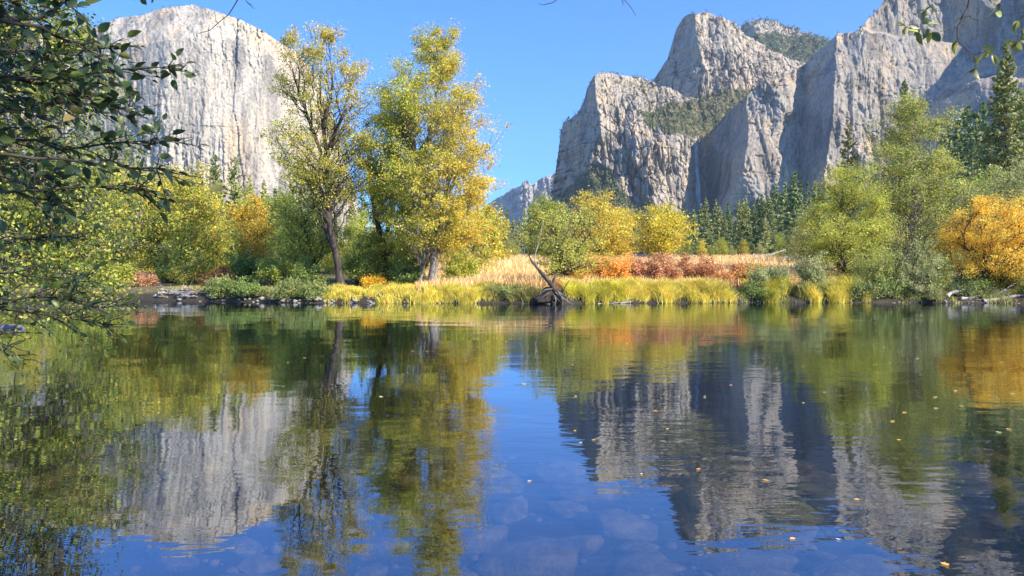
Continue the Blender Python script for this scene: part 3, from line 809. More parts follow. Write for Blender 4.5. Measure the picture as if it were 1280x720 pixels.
# --- middle
t = broad('riverbank_willow', 54, [[(702, 358), (704, 335), (700, 310), (690, 285)], [(704, 335), (722, 310), (738, 290)]],
          [(356, 690, 735), (340, 668, 750), (325, 662, 755), (300, 657, 760), (280, 660, 752), (264, 672, 735)], 80, 11500, .13, LIME + [(4, (.34, .33, .10))], 121, M_BARK_D, .12, .28, lmin=.05)
tag(t, 'round light green willow growing behind the fallen dead trunk', 'tree')
mid = [(742, 262, 'yellow_oak', YEL + [(4, (.36, .34, .05))], 705, 790, 245, 335, 120, 'broad mustard yellow oak behind the round light green willow'),
       (826, 262, 'yellow_oak', [(4, (.40, .36, .05)), (3, (.50, .38, .05)), (2, (.24, .26, .05))], 789, 862, 257, 330, 118, 'yellow oak with a dark forked trunk in front of the middle rock'),
       (682, 0, 'riverbank_tree', GREEN + LIME, 655, 710, 248, 335, 135, 'mid green tree standing between the far spire and the mustard yellow oak'),
       (772, 0, 'yellow_oak', GOLD + LIME, 748, 795, 262, 330, 140, 'smaller dull gold oak pressed against the right of the mustard yellow oak'),
       (608, 0, 'riverbank_tree', LIME + YEL, 590, 632, 262, 340, 95, 'low yellow-green tree beside the meadow left of the distant spire')]
for k, (x, _, nm, pal, xl, xr, yt, yb, Y, lab) in enumerate(mid):
    h = yb - yt
    t = broad(nm, Y, [[(x, yb + 2), (x - 1, yb - .25 * h), (x + 3, yb - .5 * h), (x, yb - .8 * h)], [(x - 1, yb - .25 * h), (x + .25 * (xr - x), yb - .6 * h)]],
              [(yb - .12 * h, xl + .22 * (xr - xl), xr - .2 * (xr - xl)), (yb - .3 * h, xl + 3, xr - 2), (yb - .55 * h, xl, xr), (yb - .8 * h, xl + .12 * (xr - xl), xr - .1 * (xr - xl)), (yt, x - .18 * (xr - xl), x + .14 * (xr - xl))],
              62, 13000, .30, pal, 130 + k, M_BARK_D, .34, .62, lmin=.05)
    tag(t, lab, 'tree', 'autumn trees at the end of the meadow')

# --- right bank
t = broad('riverbank_willow', 60, [[(1062, 362), (1056, 335), (1050, 300), (1052, 260)], [(1060, 352), (1078, 320), (1085, 285)], [(1058, 345), (1035, 315), (1025, 290)]],
          [(352, 1025, 1095), (325, 1005, 1112), (290, 1003, 1118), (260, 1010, 1114), (235, 1020, 1104), (215, 1034, 1085), (203, 1048, 1070)],
          110, 46000, .125, LIME + [(3, (.33, .33, .07))], 141, M_BARK_D, .17, .34, lmin=.05)
tag(t, 'large round yellow-green willow standing left on the right-hand bank', 'tree')
t = broad('cottonwood_tree', 68, [[(1142, 358), (1139, 320), (1140, 270), (1136, 220), (1140, 170)], [(1140, 280), (1160, 230), (1168, 190)], [(1140, 270), (1118, 230), (1108, 200)]],
          [(335, 1108, 1185), (300, 1095, 1198), (260, 1085, 1198), (220, 1083, 1194), (180, 1086, 1190), (155, 1092, 1180), (138, 1106, 1165), (124, 1124, 1150)],
          125, 52000, .15, OLIVE + LIME, 142, M_BARK_P, .24, .42, lmin=.08)
tag(t, 'tall grey-green cottonwood with a pale trunk beside the pointed conifer tip', 'tree')
t = broad('riverbank_willow', 66, [[(1250, 362), (1248, 330), (1246, 290), (1240, 255)], [(1250, 345), (1275, 300), (1295, 260)]],
          [(340, 1205, 1310), (300, 1195, 1330), (265, 1192, 1335), (240, 1200, 1325), (220, 1215, 1305), (208, 1235, 1280)], 90, 22000, .17, OLIVE, 143, M_BARK_D, .2, .4, lmin=.08)
tag(t, 'dull olive willow directly behind the bright orange one', 'tree')
t = broad('orange_willow', 53, [[(1180, 373), (1196, 364), (1215, 352), (1232, 335), (1236, 305)], [(1215, 352), (1245, 335), (1262, 300)], [(1228, 340), (1212, 310), (1205, 285)], [(1240, 368), (1252, 345), (1272, 310)]],
          [(350, 1200, 1285), (330, 1188, 1300), (305, 1183, 1308), (285, 1186, 1305), (268, 1200, 1298), (256, 1225, 1280)], 110, 38000, .11, [(5, (.62, .38, .04)), (4, (.60, .45, .07)), (2, (.40, .31, .07))], 144, M_BARK_D, .14, .26, lmin=.1, rise=1.1)
tag(t, 'bright orange willow on a dark trunk leaning out from driftwood', 'tree')
t = broad('riverbank_willow', 56, [[(1330, 366), (1325, 330), (1320, 290)]], [(358, 1275, 1380), (320, 1262, 1395), (280, 1268, 1390), (240, 1285, 1370)], 60, 14000, .17, YEL + LIME, 145, M_BARK_D, .2, .4, lmin=.05)
tag(t, 'yellow-green willow cut by the right edge beyond the orange one', 'tree')

# --- near left: broad alder leaning over the water from our bank
t = broad('white_alder', 19, [[(-330, 395), (-290, 300), (-250, 200), (-200, 90), (-150, -40)], [(-290, 300), (-180, 240), (-60, 200), (60, 180)], [(-300, 330), (-170, 330), (-40, 330), (60, 340)], [(-250, 200), (-140, 110), (-20, 60), (60, 60)]],
          [(398, -160, 95), (375, -260, 128), (340, -300, 145), (300, -320, 152), (250, -320, 150), (200, -320, 142), (150, -300, 122), (110, -280, 110), (60, -260, 90), (0, -240, 70), (-80, -220, 40), (-150, -200, 0)],
          300, 120000, .095, [(4, (.17, .20, .04)), (3, (.29, .29, .05)), (5, (.07, .10, .025)), (1, (.36, .30, .06))], 151, M_BARK_G, .26, .26, rise=.45, lmin=.1, subs=6, hang=.1)  # heavy share of dark green puts the water side's shade into the leaf colour
tag(t, 'big yellow-green alder overhanging the water at the left edge', 'tree')

# --- conifers: a few grown one by one, the rest copies of them
c1 = put(conifer(38, 7.2, 460, 56000, .50, CONY, 201), 1256, 112, top=54, H=38); tag(c1, 'tall olive pine towering at the right edge of the picture', 'conifer')
c2 = put(conifer(30, 5.2, 320, 24000, .46, CONY + CONI, 202), 1131, 100, top=100, H=30); tag(c2, 'dark fir whose pointed tip rises behind the grey-green cottonwood', 'conifer')
c3 = put(conifer(26, 4.4, 240, 16000, .44, CONY + [(3, (.30, .25, .10))], 203, gap=.2), 1060, 105, top=150, H=26); tag(c3, 'thin brownish fir behind the round yellow-green willow', 'conifer')
c4 = put(conifer(22, 3.8, 200, 17000, .40, CONY + CONI, 204, gap=.2, power=.65), 268, 92, top=194, H=22); tag(c4, 'left one of two thin pines before the pale cliff', 'conifer', 'paired pines before the pale cliff')
c5 = put(conifer(22, 4.0, 180, 16000, .40, CONI + CONY, 205, gap=.25, power=.65), 291, 92, top=197, H=22); tag(c5, 'right one of two thin pines before the pale cliff', 'conifer', 'paired pines before the pale cliff')
far_protos = [conifer(26, 5.4, 170, 7000, .80, CONI + CONY, 211), conifer(26, 4.4, 150, 6000, .78, CONI + [(3, (.11, .14, .05))], 212, gap=.2), conifer(26, 5.8, 160, 6500, .80, CONY, 213, gap=.2), conifer(26, 4.8, 130, 4800, .78, CONY, 214, gap=.35, skirt=.25)]
used = [False] * 4


def far_con(px, Y, top, k, label, group, rz=None):
    o = far_protos[k] if not used[k] else copy_tree(far_protos[k]); used[k] = True
    put(o, px, Y, rz=rng.uniform(0, 6.28) if rz is None else rz, top=top, H=26, xs=rng.uniform(.85, 1.15))
    return tag(o, label, 'conifer', group)


G1, L1 = 'conifers in the dark stand below the waterfall', 'dark green conifer in the dense stand across the meadow below the waterfall'
for px, top, Y in [(868, 262, 300), (876, 255, 330), (884, 251, 290), (893, 246, 310), (899, 250, 260), (908, 254, 330), (914, 262, 250), (920, 250, 300), (927, 247, 350), (934, 252, 300), (941, 258, 260), (947, 250, 330),
                   (953, 244, 290), (960, 247, 250), (967, 240, 300), (974, 232, 270), (981, 226, 240), (988, 222, 230), (995, 219, 220), (1002, 228, 250), (1009, 236, 260), (1016, 225, 280), (1024, 232, 240), (1032, 240, 270),
                   (858, 268, 350), (850, 262, 380), (1040, 225, 300), (1050, 232, 320), (888, 268, 230), (905, 272, 220), (935, 272, 215), (965, 262, 215), (1075, 225, 300), (1090, 220, 280), (1012, 252, 200), (956, 268, 190), (924, 276, 200)]:
    far_con(px + rng.normal() * 2, Y, top + rng.normal() * 3, int(rng.choice([0, 1, 0, 2])), L1, G1)
G2, L2 = 'conifers beyond the middle of the meadow', 'grey green conifer rising over the yellow oaks at the foot of the middle rock'
for px, top, Y in [(668, 250, 260), (676, 244, 300), (690, 262, 280), (706, 268, 330), (722, 262, 300), (735, 270, 330), (752, 272, 300), (768, 268, 330), (783, 262, 280), (792, 268, 300), (800, 262, 330), (812, 258, 300), (822, 262, 260), (834, 256, 300), (843, 262, 280), (853, 270, 240), (862, 274, 230)]:
    far_con(px, Y, top + rng.normal() * 3, int(rng.choice([0, 1, 2, 3])), L2, G2)
G3, L3 = 'conifers below the distant spire', 'slender conifer in the row below the distant spire'
for px, top, Y in [(596, 250, 200), (604, 244, 230), (612, 252, 190), (620, 262, 220), (627, 256, 200), (634, 266, 240), (641, 270, 210), (648, 272, 260), (655, 262, 230), (662, 255, 260), (616, 275, 170), (630, 280, 165), (646, 285, 160), (600, 275, 160), (585, 262, 180), (574, 250, 200)]:
    far_con(px, Y, top + rng.normal() * 3, int(rng.choice([1, 2, 3])), L3, G3)
G4, L4 = 'firs on the shaded slope at the right', 'dark fir in shade between the grey-green cottonwood and the tall olive pine'
for px, top, Y in [(1178, 165, 230), (1188, 150, 260), (1196, 148, 210), (1205, 142, 240), (1212, 133, 220), (1222, 140, 200), (1230, 128, 220), (1200, 175, 180), (1216, 170, 170), (1184, 190, 170), (1228, 180, 160), (1275, 110, 180), (1240, 150, 210), (1172, 200, 190), (1290, 90, 170)]:
    far_con(px, Y, top, int(rng.choice([0, 1])), L4, G4)
G5, L5 = 'pines deep in the left wood', 'slim green pine deep in the wood below the pale cliff'
for px, top, Y in [(60, 215, 120), (90, 225, 130), (118, 205, 120), (168, 212, 130), (215, 215, 130), (232, 214, 110), (250, 222, 120), (312, 220, 105), (330, 226, 110), (345, 236, 120), (365, 228, 120), (440, 248, 130), (452, 235, 140), (505, 235, 130), (555, 240, 150), (20, 200, 120)]:
    far_con(px, Y, top, int(rng.choice([1, 2, 3])), L5, G5)

# --- understorey trees of the left wood and behind the right bank: four kinds, copied
und = []
for k, (pal, sz) in enumerate([(LIME + [(2, (.42, .40, .09))], .2), (GREEN + LIME, .2), (YEL + LIME, .2), (OLIVE, .2)]):
    # grown at 80 m around column 640 with a 130 px tall crown, then moved
    und.append(broad('understorey_tree', 80, [[(640, 350), (641, 320), (638, 290), (641, 250)], [(641, 325), (652, 290)]],
                     [(345, 618, 662), (325, 606, 674), (295, 602, 680), (265, 606, 676), (240, 616, 664), (222, 630, 652)], 66, 16000, sz, pal, 220 + k, M_BARK_G, .17, .5, lmin=.04, leafm=M_LEAF, base_z=gz1(0, 80)))
UH = CH + (HY - 222) / F * 80 - gz1(0, 80)
uu = [False] * 4


def under(px, Y, top, k, label, group, xs=1.0):
    o = und[k] if not uu[k] else copy_tree(und[k]); uu[k] = True
    put(o, px, Y, rz=rng.uniform(0, 6.28), top=top, H=UH, xs=xs * rng.uniform(.9, 1.15)); return tag(o, label, 'tree', group)


GL, LL = 'understorey trees of the left wood', 'pale green understorey tree among the trunks of the left wood'
for px, Y, top, k in [(-60, 95, 230, 0), (0, 88, 235, 0), (40, 84, 240, 2), (80, 92, 236, 0), (110, 100, 240, 1), (135, 95, 262, 3), (175, 88, 250, 2), (205, 95, 255, 0), (228, 82, 285, 1), (262, 80, 262, 2), (280, 88, 270, 0), (300, 98, 250, 1), (325, 90, 280, 3), (352, 76, 285, 1), (372, 84, 262, 0), (400, 92, 250, 1), (418, 80, 285, 0), (440, 76, 278, 1), (455, 90, 262, 0),
                      (470, 82, 285, 3), (498, 78, 290, 0), (515, 88, 270, 1), (532, 80, 292, 0), (552, 84, 285, 2), (570, 92, 268, 0), (575, 80, 300, 1), (600, 105, 285, 2), (142, 84, 218, 2), (160, 98, 226, 0), (182, 90, 205, 0), (215, 98, 212, 2), (243, 96, 222, 0), (305, 92, 232, 0), (338, 96, 242, 0), (150, 80, 285, 1), (90, 78, 290, 0), (40, 76, 300, 1), (-20, 78, 290, 0), (630, 120, 288, 3)]:
    under(px, Y, top, k, LL, GL, .68 if top < 245 else .9)
GR, LR = 'understorey trees behind the right bank', 'grey green understorey tree behind the willows of the right bank'
for px, Y, top, k in [(1010, 90, 262, 3), (1085, 84, 262, 1), (1105, 95, 235, 3), (1165, 84, 262, 3), (1190, 92, 225, 1), (1185, 78, 285, 3), (1215, 84, 240, 3), (1272, 84, 215, 0), (1290, 78, 200, 3), (1320, 90, 190, 1), (1120, 78, 290, 3), (1150, 76, 300, 1), (1350, 80, 220, 3), (1235, 96, 215, 1)]:
    under(px, Y, top, k, LR, GR)
GM, LM = 'small trees where meadow meets forest', 'small rounded olive tree where the meadow meets the conifers'
for px, Y, top, k in [(848, 150, 296, 3), (856, 140, 298, 1), (878, 150, 300, 2), (902, 160, 296, 0), (930, 150, 300, 2), (950, 160, 302, 3), (975, 130, 292, 1), (992, 120, 296, 3), (1005, 110, 300, 1), (770, 160, 300, 1), (640, 130, 300, 0), (715, 150, 296, 2), (665, 140, 305, 1), (915, 145, 307, 3), (888, 135, 308, 1)]:
    under(px, Y, top, k, LM, GM, .85)


# ------------------------------------------------------------------ shrubs on the banks
REDB = [(4, (.38, .17, .09)), (3, (.46, .28, .12)), (3, (.22, .10, .06)), (3, (.48, .35, .16))]
ORB = [(4, (.55, .28, .06)), (3, (.58, .36, .08)), (2, (.42, .16, .05)), (1, (.35, .30, .08))]
PINKB = [(4, (.42, .24, .13)), (3, (.50, .30, .15)), (3, (.26, .12, .08)), (1, (.36, .30, .12))]


def at_shore(px, off):
    Y = 51.0
    for _ in range(8): Y = float(shore(np.array([(px - CX) / F * Y]))[0]) + off
    return Y


def bush(px, off, wpx, hpx, pal, seed, nm, label, nleaf=7000, ls=.11, group=None, nstem=26, lean=0., cat='shrub', csig=.17, d=None):
    if px > 900: off *= .42
    Y = at_shore(px, off); w = wpx / F * Y; h = hpx / F * Y
    o = shrub(nm, w, d or w * .8, h, nstem, nleaf, ls, pal, seed, lean, csig=csig, leafm=M_LEAF1)
    put(o, px, Y, 1.0); return tag(o, label, cat, group)


gb_, lb_ = 'low brush along the waterline', 'low dark olive brush overhanging the stony waterline'
br = [shrub('bank_brush', 2.2, 1.3, 1.0, 20, 2600, .11, p, 370 + k, csig=.14) for k, p in enumerate([GREEN, OLIVE + GREEN, SAGE + OLIVE])]
rb = np.random.default_rng(377); ub = [False] * 3
for px in list(rb.uniform(236, 398, 13)) + list(rb.uniform(910, 1300, 22)) + list(rb.uniform(290, 400, 5)) + [612, 630, 650, 664]:
    k = int(rb.integers(0, 3)); o = br[k] if not ub[k] else copy_tree(br[k]); ub[k] = True
    put(o, px, at_shore(px, rb.uniform(.25, 1.3)), rb.uniform(.55, 1.25), rb.uniform(-.6, .6)); tag(o, lb_, 'shrub', gb_)
row = 'autumn bushes in the red row'
for k, (px, wp, hp, pal, lab) in enumerate([
        (712, 40, 30, ORB + YEL, 'yellow-orange bush beside the fallen dead trunk'), (738, 50, 38, ORB, 'orange bush at the left end of the red row'), (768, 54, 42, ORB, 'orange-yellow bush beside the left end of the red row'),
        (800, 52, 38, PINKB, 'salmon pink bush in the red row right of the two orange ones'), (830, 50, 37, PINKB, 'pinkish bush in the red row below the yellow oak'),
        (858, 50, 37, REDB, 'red bush in the middle right of the row'), (888, 52, 38, REDB, 'deep red bush, the reddest of the row'),
        (916, 46, 35, REDB + ORB, 'rusty red bush near the right end of the row'), (940, 36, 30, ORB + GREEN, 'brownish orange bush ending the red row at the green shrubs')]):
    bush(px, 7.5 + (k % 2) * 1.2, wp, hp, pal, 300 + k, 'autumn_shrub', lab, 9500, .13, row, nstem=30)
bush(275, 4.5, 46, 24, [(4, (.22, .06, .04)), (3, (.34, .10, .05)), (2, (.14, .10, .04))], 311, 'autumn_shrub', 'dark crimson bush on the left far bank under the maples', 6000, .13)
bush(180, 5.5, 40, 17, PINKB, 312, 'autumn_shrub', 'low pink bush left of the driftwood pile', 4000, .12)
bush(465, 4.5, 34, 15, GOLD, 313, 'autumn_shrub', 'small golden orange bush at the foot of the leaning trunk', 4000, .12)
bush(560, 7, 30, 12, GREEN + LIME, 340, 'green_shrub', 'low leafy green plant right of the pale forked trunk', 2500, .12)
for k, (px, off, wp, hp, pal, lab) in enumerate([
        (302, 7, 60, 58, GREEN, 'dark green bush under the orange-gold maple'), (345, 5, 66, 44, GREEN + LIME, 'shadowy green bush left of the dark leaning trunk'),
        (385, 4.5, 46, 32, GREEN, 'low dark bush touching the left of the dark leaning trunk'), (450, 6.5, 58, 48, GREEN + LIME, 'light green bush between the leaning trunk and the greenery-wrapped tree'),
        (508, 6, 52, 46, GREEN, 'dark green bush left of the pale forked trunk'), (575, 9, 56, 40, LIME, 'yellowish green bush right of the pale forked trunk'),
        (236, 6, 52, 38, GREEN + YEL, 'green bush above the driftwood pile'), (215, 9, 56, 60, GREEN + LIME, 'tall green bush under the thick-trunked yellow maple'),
        (135, 5, 70, 40, LIME, 'spreading lime bush near the left end of the far bank'), (80, 5, 80, 44, GREEN + LIME, 'green bush seen through the hanging alder leaves'), (20, 6, 90, 50, LIME, 'lime bush on the far bank at the left edge')]):
    bush(px, off, wp, hp, pal, 320 + k, 'green_shrub', lab, 7000, .15, 'green bushes under the left wood', nstem=28)
for k, (px, off, wp, hp, pal, lab) in enumerate([
        (948, 2.4, 34, 34, SAGE, 'small sage green willow shrub at the right end of the golden sedges'), (972, 3.0, 40, 40, SAGE, 'sage green shrub left of the bright lime sedge tuft'), (1015, 3.0, 52, 52, SAGE, 'sage green shrub right of the bright lime sedge tuft'),
        (1108, 3.2, 66, 62, SAGE + LIME, 'leafy sage green shrub below the tall grey-green cottonwood'), (1145, 2.4, 66, 60, SAGE + [(3, (.30, .28, .14))], 'dusty pale willow shrub overhanging the water'),
        (1085, 6.5, 56, 50, LIME + SAGE, 'yellow-tinted shrub at the foot of the round willow'), (1172, 4, 40, 52, SAGE + LIME, 'narrow pale shrub touching the orange willow')]):
    bush(px, off, wp, hp, pal, 350 + k, 'willow_shrub', lab, 8500, .11, 'pale willow shrubs on the right bank', nstem=34, csig=.15)
bush(1262, 6, 60, 40, YEL + GREEN, 361, 'willow_shrub', 'yellow green shrub under the orange willow at the right edge', 6000, .12)
bush(1225, 9, 60, 40, GREEN, 362, 'green_shrub', 'dark green shrub in the shade behind the orange willow trunk', 6000, .13)

# ------------------------------------------------------------------ sedges and meadow grass


def blades(name, x, y, h, wd, lean, col, seed, label, mat=M_GRASS, cat='grass', droop=.6):
    r = np.random.default_rng(seed); n = len(x)
    z = ground_z(x, y) - .02
    th = r.uniform(0, 6.283, n); dx = np.cos(th) * lean; dy = np.sin(th) * lean
    H = h * r.uniform(.45, 1.25, n); pts = []
    ws = r.uniform(0, 6.283, n); wx = np.cos(ws) * wd / 2; wy = np.sin(ws) * wd / 2
    for k, (u, wf) in enumerate([(0, 1), (.4, .9), (.75, .6), (1, .12)]):
        bx = x + dx * H * u ** 1.8; by = y + dy * H * u ** 1.8; bz = z + H * (u - droop * lean * u ** 3 * .8)
        pts.append(np.stack([bx - wx * wf, by - wy * wf, bz], 1)); pts.append(np.stack([bx + wx * wf, by + wy * wf, bz], 1))
    V = np.stack(pts, 1).reshape(-1, 3); b = np.arange(n)[:, None] * 8
    Fc = np.concatenate([b + np.array([[0, 1, 3, 2]]), b + np.array([[2, 3, 5, 4]]), b + np.array([[4, 5, 7, 6]])])
    o = obj(name, mesh(name, V, Fc, mat, np.repeat(col, 8, 0)))
    return tag(o, label, cat, kind='stuff')


def sedge(name, x0, x1, d0, d1, n, h, pal, seed, label, clump=True, wd=.028, lean=(.25, .7), nt=None):
    r = np.random.default_rng(seed); nt = nt or max(8, int((x1 - x0) / F * 50 * 3.2 * (d1 - d0)))
    tx = r.uniform(x0, x1, nt); td = r.uniform(d0, d1, nt); k = r.integers(0, nt, n)
    X = (tx[k] - CX) / F * 50 + r.normal(size=n) * .2
    Y = shore(X) + td[k] + r.normal(size=n) * .18
    hh = h * (r.uniform(.35, 1.3, nt)[k])
    c = pick(r, n, pal, .15) * (1 + .15 * r.normal(size=(nt, 1)))[k]
    return blades(name, X, Y, hh, wd, r.uniform(lean[0], lean[1], n), np.clip(c, .01, .9), seed + 1, label)


LSED = [(4, (.36, .36, .045)), (4, (.50, .42, .07)), (2, (.22, .26, .04)), (1, (.55, .36, .10))]
GSED = [(4, (.52, .38, .09)), (3, (.42, .38, .07)), (2, (.30, .27, .06))]
TSED = [(4, (.55, .38, .18)), (3, (.48, .31, .13)), (2, (.34, .25, .10))]
sedge('sedge_bed', 396, 560, -.15, 4.5, 26000, .5, LSED + [(5, (.55, .42, .10))], 401, 'bright yellow-green sedges along the waterline under the tall cottonwoods')
sedge('sedge_bed', 540, 612, .0, 3.0, 11000, .7, LSED + GSED, 403, 'mixed green and gold sedges below the pale forked trunk')
sedge('sedge_bed', 606, 684, .35, 3.2, 11000, .62, [(3, (.20, .17, .05)), (2, (.32, .26, .08)), (2, (.14, .15, .04))], 417, 'dull brownish sedges on the dark undercut bank left of the fallen dead trunk')
sedge('sedge_bed', 715, 785, .15, 2.5, 14000, .95, LSED, 405, 'lime sedges arching over the water right of the fallen dead trunk', lean=(.35, .9))
sedge('sedge_bed', 780, 925, .0, 3.6, 28000, 1.0, GSED + GSED + LSED, 407, 'golden sedges in front of the red bushes', lean=(.35, .85))
sedge('sedge_bed', 965, 1002, .0, 2.2, 9000, 1.15, LSED, 409, 'bright lime sedge tuft between two sage green shrubs', lean=(.35, .9), nt=5)
sedge('sedge_bed', 1030, 1105, .0, 2.8, 12000, 1.1, LSED + GSED, 411, 'yellow-green sedges before the round yellow-green willow')
sedge('sedge_bed', 130, 400, .9, 4.0, 12000, .4, GREEN + OLIVE + TSED, 413, 'short yellowish grass on the stony left bank')
sedge('sedge_bed', 905, 1340, .1, 2.6, 16000, .42, GREEN + OLIVE + GSED, 415, 'thin grass between stones on the right bank')
r = np.random.default_rng(421); n = 90000
Y = 52 + (150 - 52) * r.uniform(0, 1, n) ** 1.5; PXX = r.uniform(520, 1045, n); X = (PXX - CX) / F * Y; dd = Y - shore(X)
ok = (dd > 2.2) & (vnoise(X / 1.4, Y / 1.4, 9) > .12); X, Y = X[ok], Y[ok]
blades('meadow_grass', X, Y, .75 * (.6 + .7 * vnoise(X / 3, Y / 3, 4)) + Y * .002, .03 + Y * .0006, r.uniform(.1, .4, len(X)), pick(r, len(X), TSED + [(3, (.60, .46, .24))], .15), 422, 'dry straw coloured grass covering the meadow', droop=.3)

# ------------------------------------------------------------------ stones
def ico(seed, sub=3, rough=.22, squash=(1, .8, .6)):
    import bmesh
    bm = bmesh.new(); bmesh.ops.create_icosphere(bm, subdivisions=sub, radius=1.0)
    V = np.array([v.co[:] for v in bm.verts]); Fc = np.array([[v.index for v in f.verts] for f in bm.faces]); bm.free()
    r = np.random.default_rng(seed)
    for _ in range(10):                                 # planar cuts give the stone its faces
        nrm = rnd_unit(r, 1)[0]; dd = r.uniform(.45, .82); e = V @ nrm - dd; V = V - np.maximum(e, 0)[:, None] * nrm * .85
    V = V * (1 + rough * .5 * fbm(V[:, 0] * 1.6 + V[:, 2] + 9, V[:, 1] * 1.6 + 5, seed, 3))[:, None]
    return V * np.array(squash), Fc


def stone_set(name, n, mat, seed, **k): return [mesh(name, *ico(seed + i, **k), mat) for i in range(n)]


st = stone_set('shore_stone', 5, M_ROCK, 500)
r = np.random.default_rng(501)
def stones(n, x0, x1, d0, d1, s0, s1, label, group):
    for i in range(n):
        px = r.uniform(x0, x1); X = (px - CX) / F * 51; Yq = float(shore(np.array([X]))[0]) + r.uniform(d0, d1)
        o = obj('shore_stone', st[int(r.integers(0, 5))], None, (X, Yq, gz1(X, Yq) + .02)); s = r.uniform(s0, s1) * (1 + (r.uniform() < .15))
        o.scale = (s, s, s); o.rotation_euler = (r.normal() * .2, r.normal() * .2, r.uniform(0, 6.28))
        tag(o, label, 'stone', group)
stones(85, 285, 480, -.5, .5, .06, .2, 'pale stone in the line of stones along the left waterline', 'stones on the left waterline')
stones(14, 140, 285, -.3, .6, .08, .25, 'grey stone lying at the water beside the driftwood pile', 'stones beside the driftwood pile')
stones(26, 480, 690, -.2, .5, .05, .14, 'small dark stone at the foot of the waterside sedges', 'stones below the sedges')
stones(90, 905, 1300, -.45, .4, .04, .15, 'pale stone along the waterline of the right bank', 'stones on the right waterline')
for i, (px, Yq, s, lab) in enumerate([(105, 0, .5, ''), (802, 118, 2.0, 'large pale boulder behind the orange bushes at the meadow end'), (838, 125, 1.5, 'round pale boulder at the meadow end below the yellow oak'), (865, 135, 1.2, 'flat boulder at the meadow end left of the conifer stand'),
                                     (950, 125, 1.6, 'grey boulder at the meadow end in front of the conifer stand'), (985, 118, 1.4, 'pale boulder at the meadow end near the round willow')][1:]):
    X = (px - CX) / F * Yq; o = obj('meadow_boulder', st[i % 5], None, (X, Yq, gz1(X, Yq) + .3 * s)); o.scale = (s * 1.4, s, s); o.rotation_euler = (0, 0, i * 1.3); tag(o, lab, 'boulder', 'boulders at the end of the meadow')

sb = stone_set('river_boulder', 6, M_BED, 540, squash=(1, .85, .42), rough=.55)
placed = []
for i in range(900):
    Yq = 2.6 + 9.5 * r.uniform() ** 1.2; X = r.uniform(-.62, .78) * Yq * 1.05
    zb = gz1(X, Yq)
    s = r.uniform(.22, .60) * (1.15 if X > -.5 else .75)
    if zb > -.12 or any((X - a) ** 2 + (Yq - b) ** 2 < (.72 * (s + c_)) ** 2 for a, b, c_ in placed): continue
    if X < 0 and r.uniform() < .35: continue
    placed.append((X, Yq, s))
    o = obj('river_boulder', sb[i % 6], None, (X, Yq, min(zb + .05 * s, -.06 - .42 * s))); o.scale = (s * r.uniform(.9, 1.3), s * r.uniform(.8, 1.1), s); o.rotation_euler = (r.normal() * .1, r.normal() * .1, r.uniform(0, 6.28))
    tag(o, 'brown boulder lying under the clear shallow water near the camera', 'boulder', 'submerged boulders in the near shallows')
    if len(placed) > 150: break
r5 = np.random.default_rng(77)
cob = stone_set('c', 4, M_BED, 560, sub=2, squash=(1, .8, .5)) ; g = Geo()
cv = [ico(560 + k, 1, .2, (1, .8, .5)) for k in range(4)]
for i in range(1500):
    Yq = 1.6 + 12 * r5.uniform() ** 1.1; X = r5.uniform(-.72, .8) * Yq * 1.1; V, Fc = cv[i % 4]; a = r5.uniform(0, 6.28); s = .03 + .10 * r5.uniform() ** 2
    Vr = V * s; Vr = np.stack([Vr[:, 0] * math.cos(a) - Vr[:, 1] * math.sin(a), Vr[:, 0] * math.sin(a) + Vr[:, 1] * math.cos(a), Vr[:, 2]], 1)
    g.add(Vr + np.array([X, Yq, gz1(X, Yq) + .01]), Fc)
tag(obj('riverbed_pebbles', g.build('riverbed_pebbles', M_BED)), 'brown pebbles covering the shallow river bed', 'pebbles', kind='stuff')

# ------------------------------------------------------------------ dead wood
def log_mesh(P, R, seed, ns=9, mat=M_DRIFT, extra=()):
    rr = np.random.default_rng(seed); g = Geo(); P = np.array(P, float)
    s = np.linspace(0, 1, len(P)); q = np.linspace(0, 1, 4 * len(P)); Q = np.stack([np.interp(q, s, P[:, a]) for a in range(3)], 1)
    Q[1:-1] = (Q[:-2] + 2 * Q[1:-1] + Q[2:]) / 4
    tube(g, Q, np.interp(q, s, R), ns, lump=.1, rg=rr)
    tube(g, Q[::-1][-2:], [np.interp(q, s, R)[1], R[0]], ns)
    for (e, re) in extra: tube(g, np.array(e, float), re, 5, lump=.08, rg=rr)
    return g.build('log', mat)


Yd = at_shore(697, .15); b = W(697, 379, Yd); b[2] = gz1(b[0], Yd)
dt = empty('fallen_dead_tree', b)
L = lambda *p: [W(x, y, Yd) - b + np.array([0, dy, 0]) for x, y, dy in p]
obj('trunk', log_mesh(L((704, 376, -.3), (696, 366, 0), (688, 354, .2), (676, 340, .3), (665, 327, .4), (659, 314, .4)), [.18, .18, .15, .11, .07, .02], 601, mat=M_BARK_D), dt)
obj('branch', log_mesh(L((672, 335, .3), (668, 322, .5), (673, 305, .6), (677, 288, .7), (680, 272, .8)), [.05, .045, .035, .022, .008], 602, 6), dt)
obj('branch', log_mesh(L((690, 357, .1), (693, 348, .3), (697, 340, .4)), [.11, .09, .03], 603, 6, M_BARK_D), dt)
obj('branch', log_mesh(L((703, 368, -.2), (706, 358, -.2), (712, 350, -.1)), [.06, .05, .015], 604, 6, M_BARK_D), dt)
V, Fc = ico(605, 4, .5, (1.45, 1.1, 1.0)); V[:, 2] = np.maximum(V[:, 2], -.3); V *= .82
obj('root_mass', mesh('root_mass', V + (W(690, 372, Yd) - b) + np.array([-.35, .35, -.05]), Fc, M_SOIL), dt)
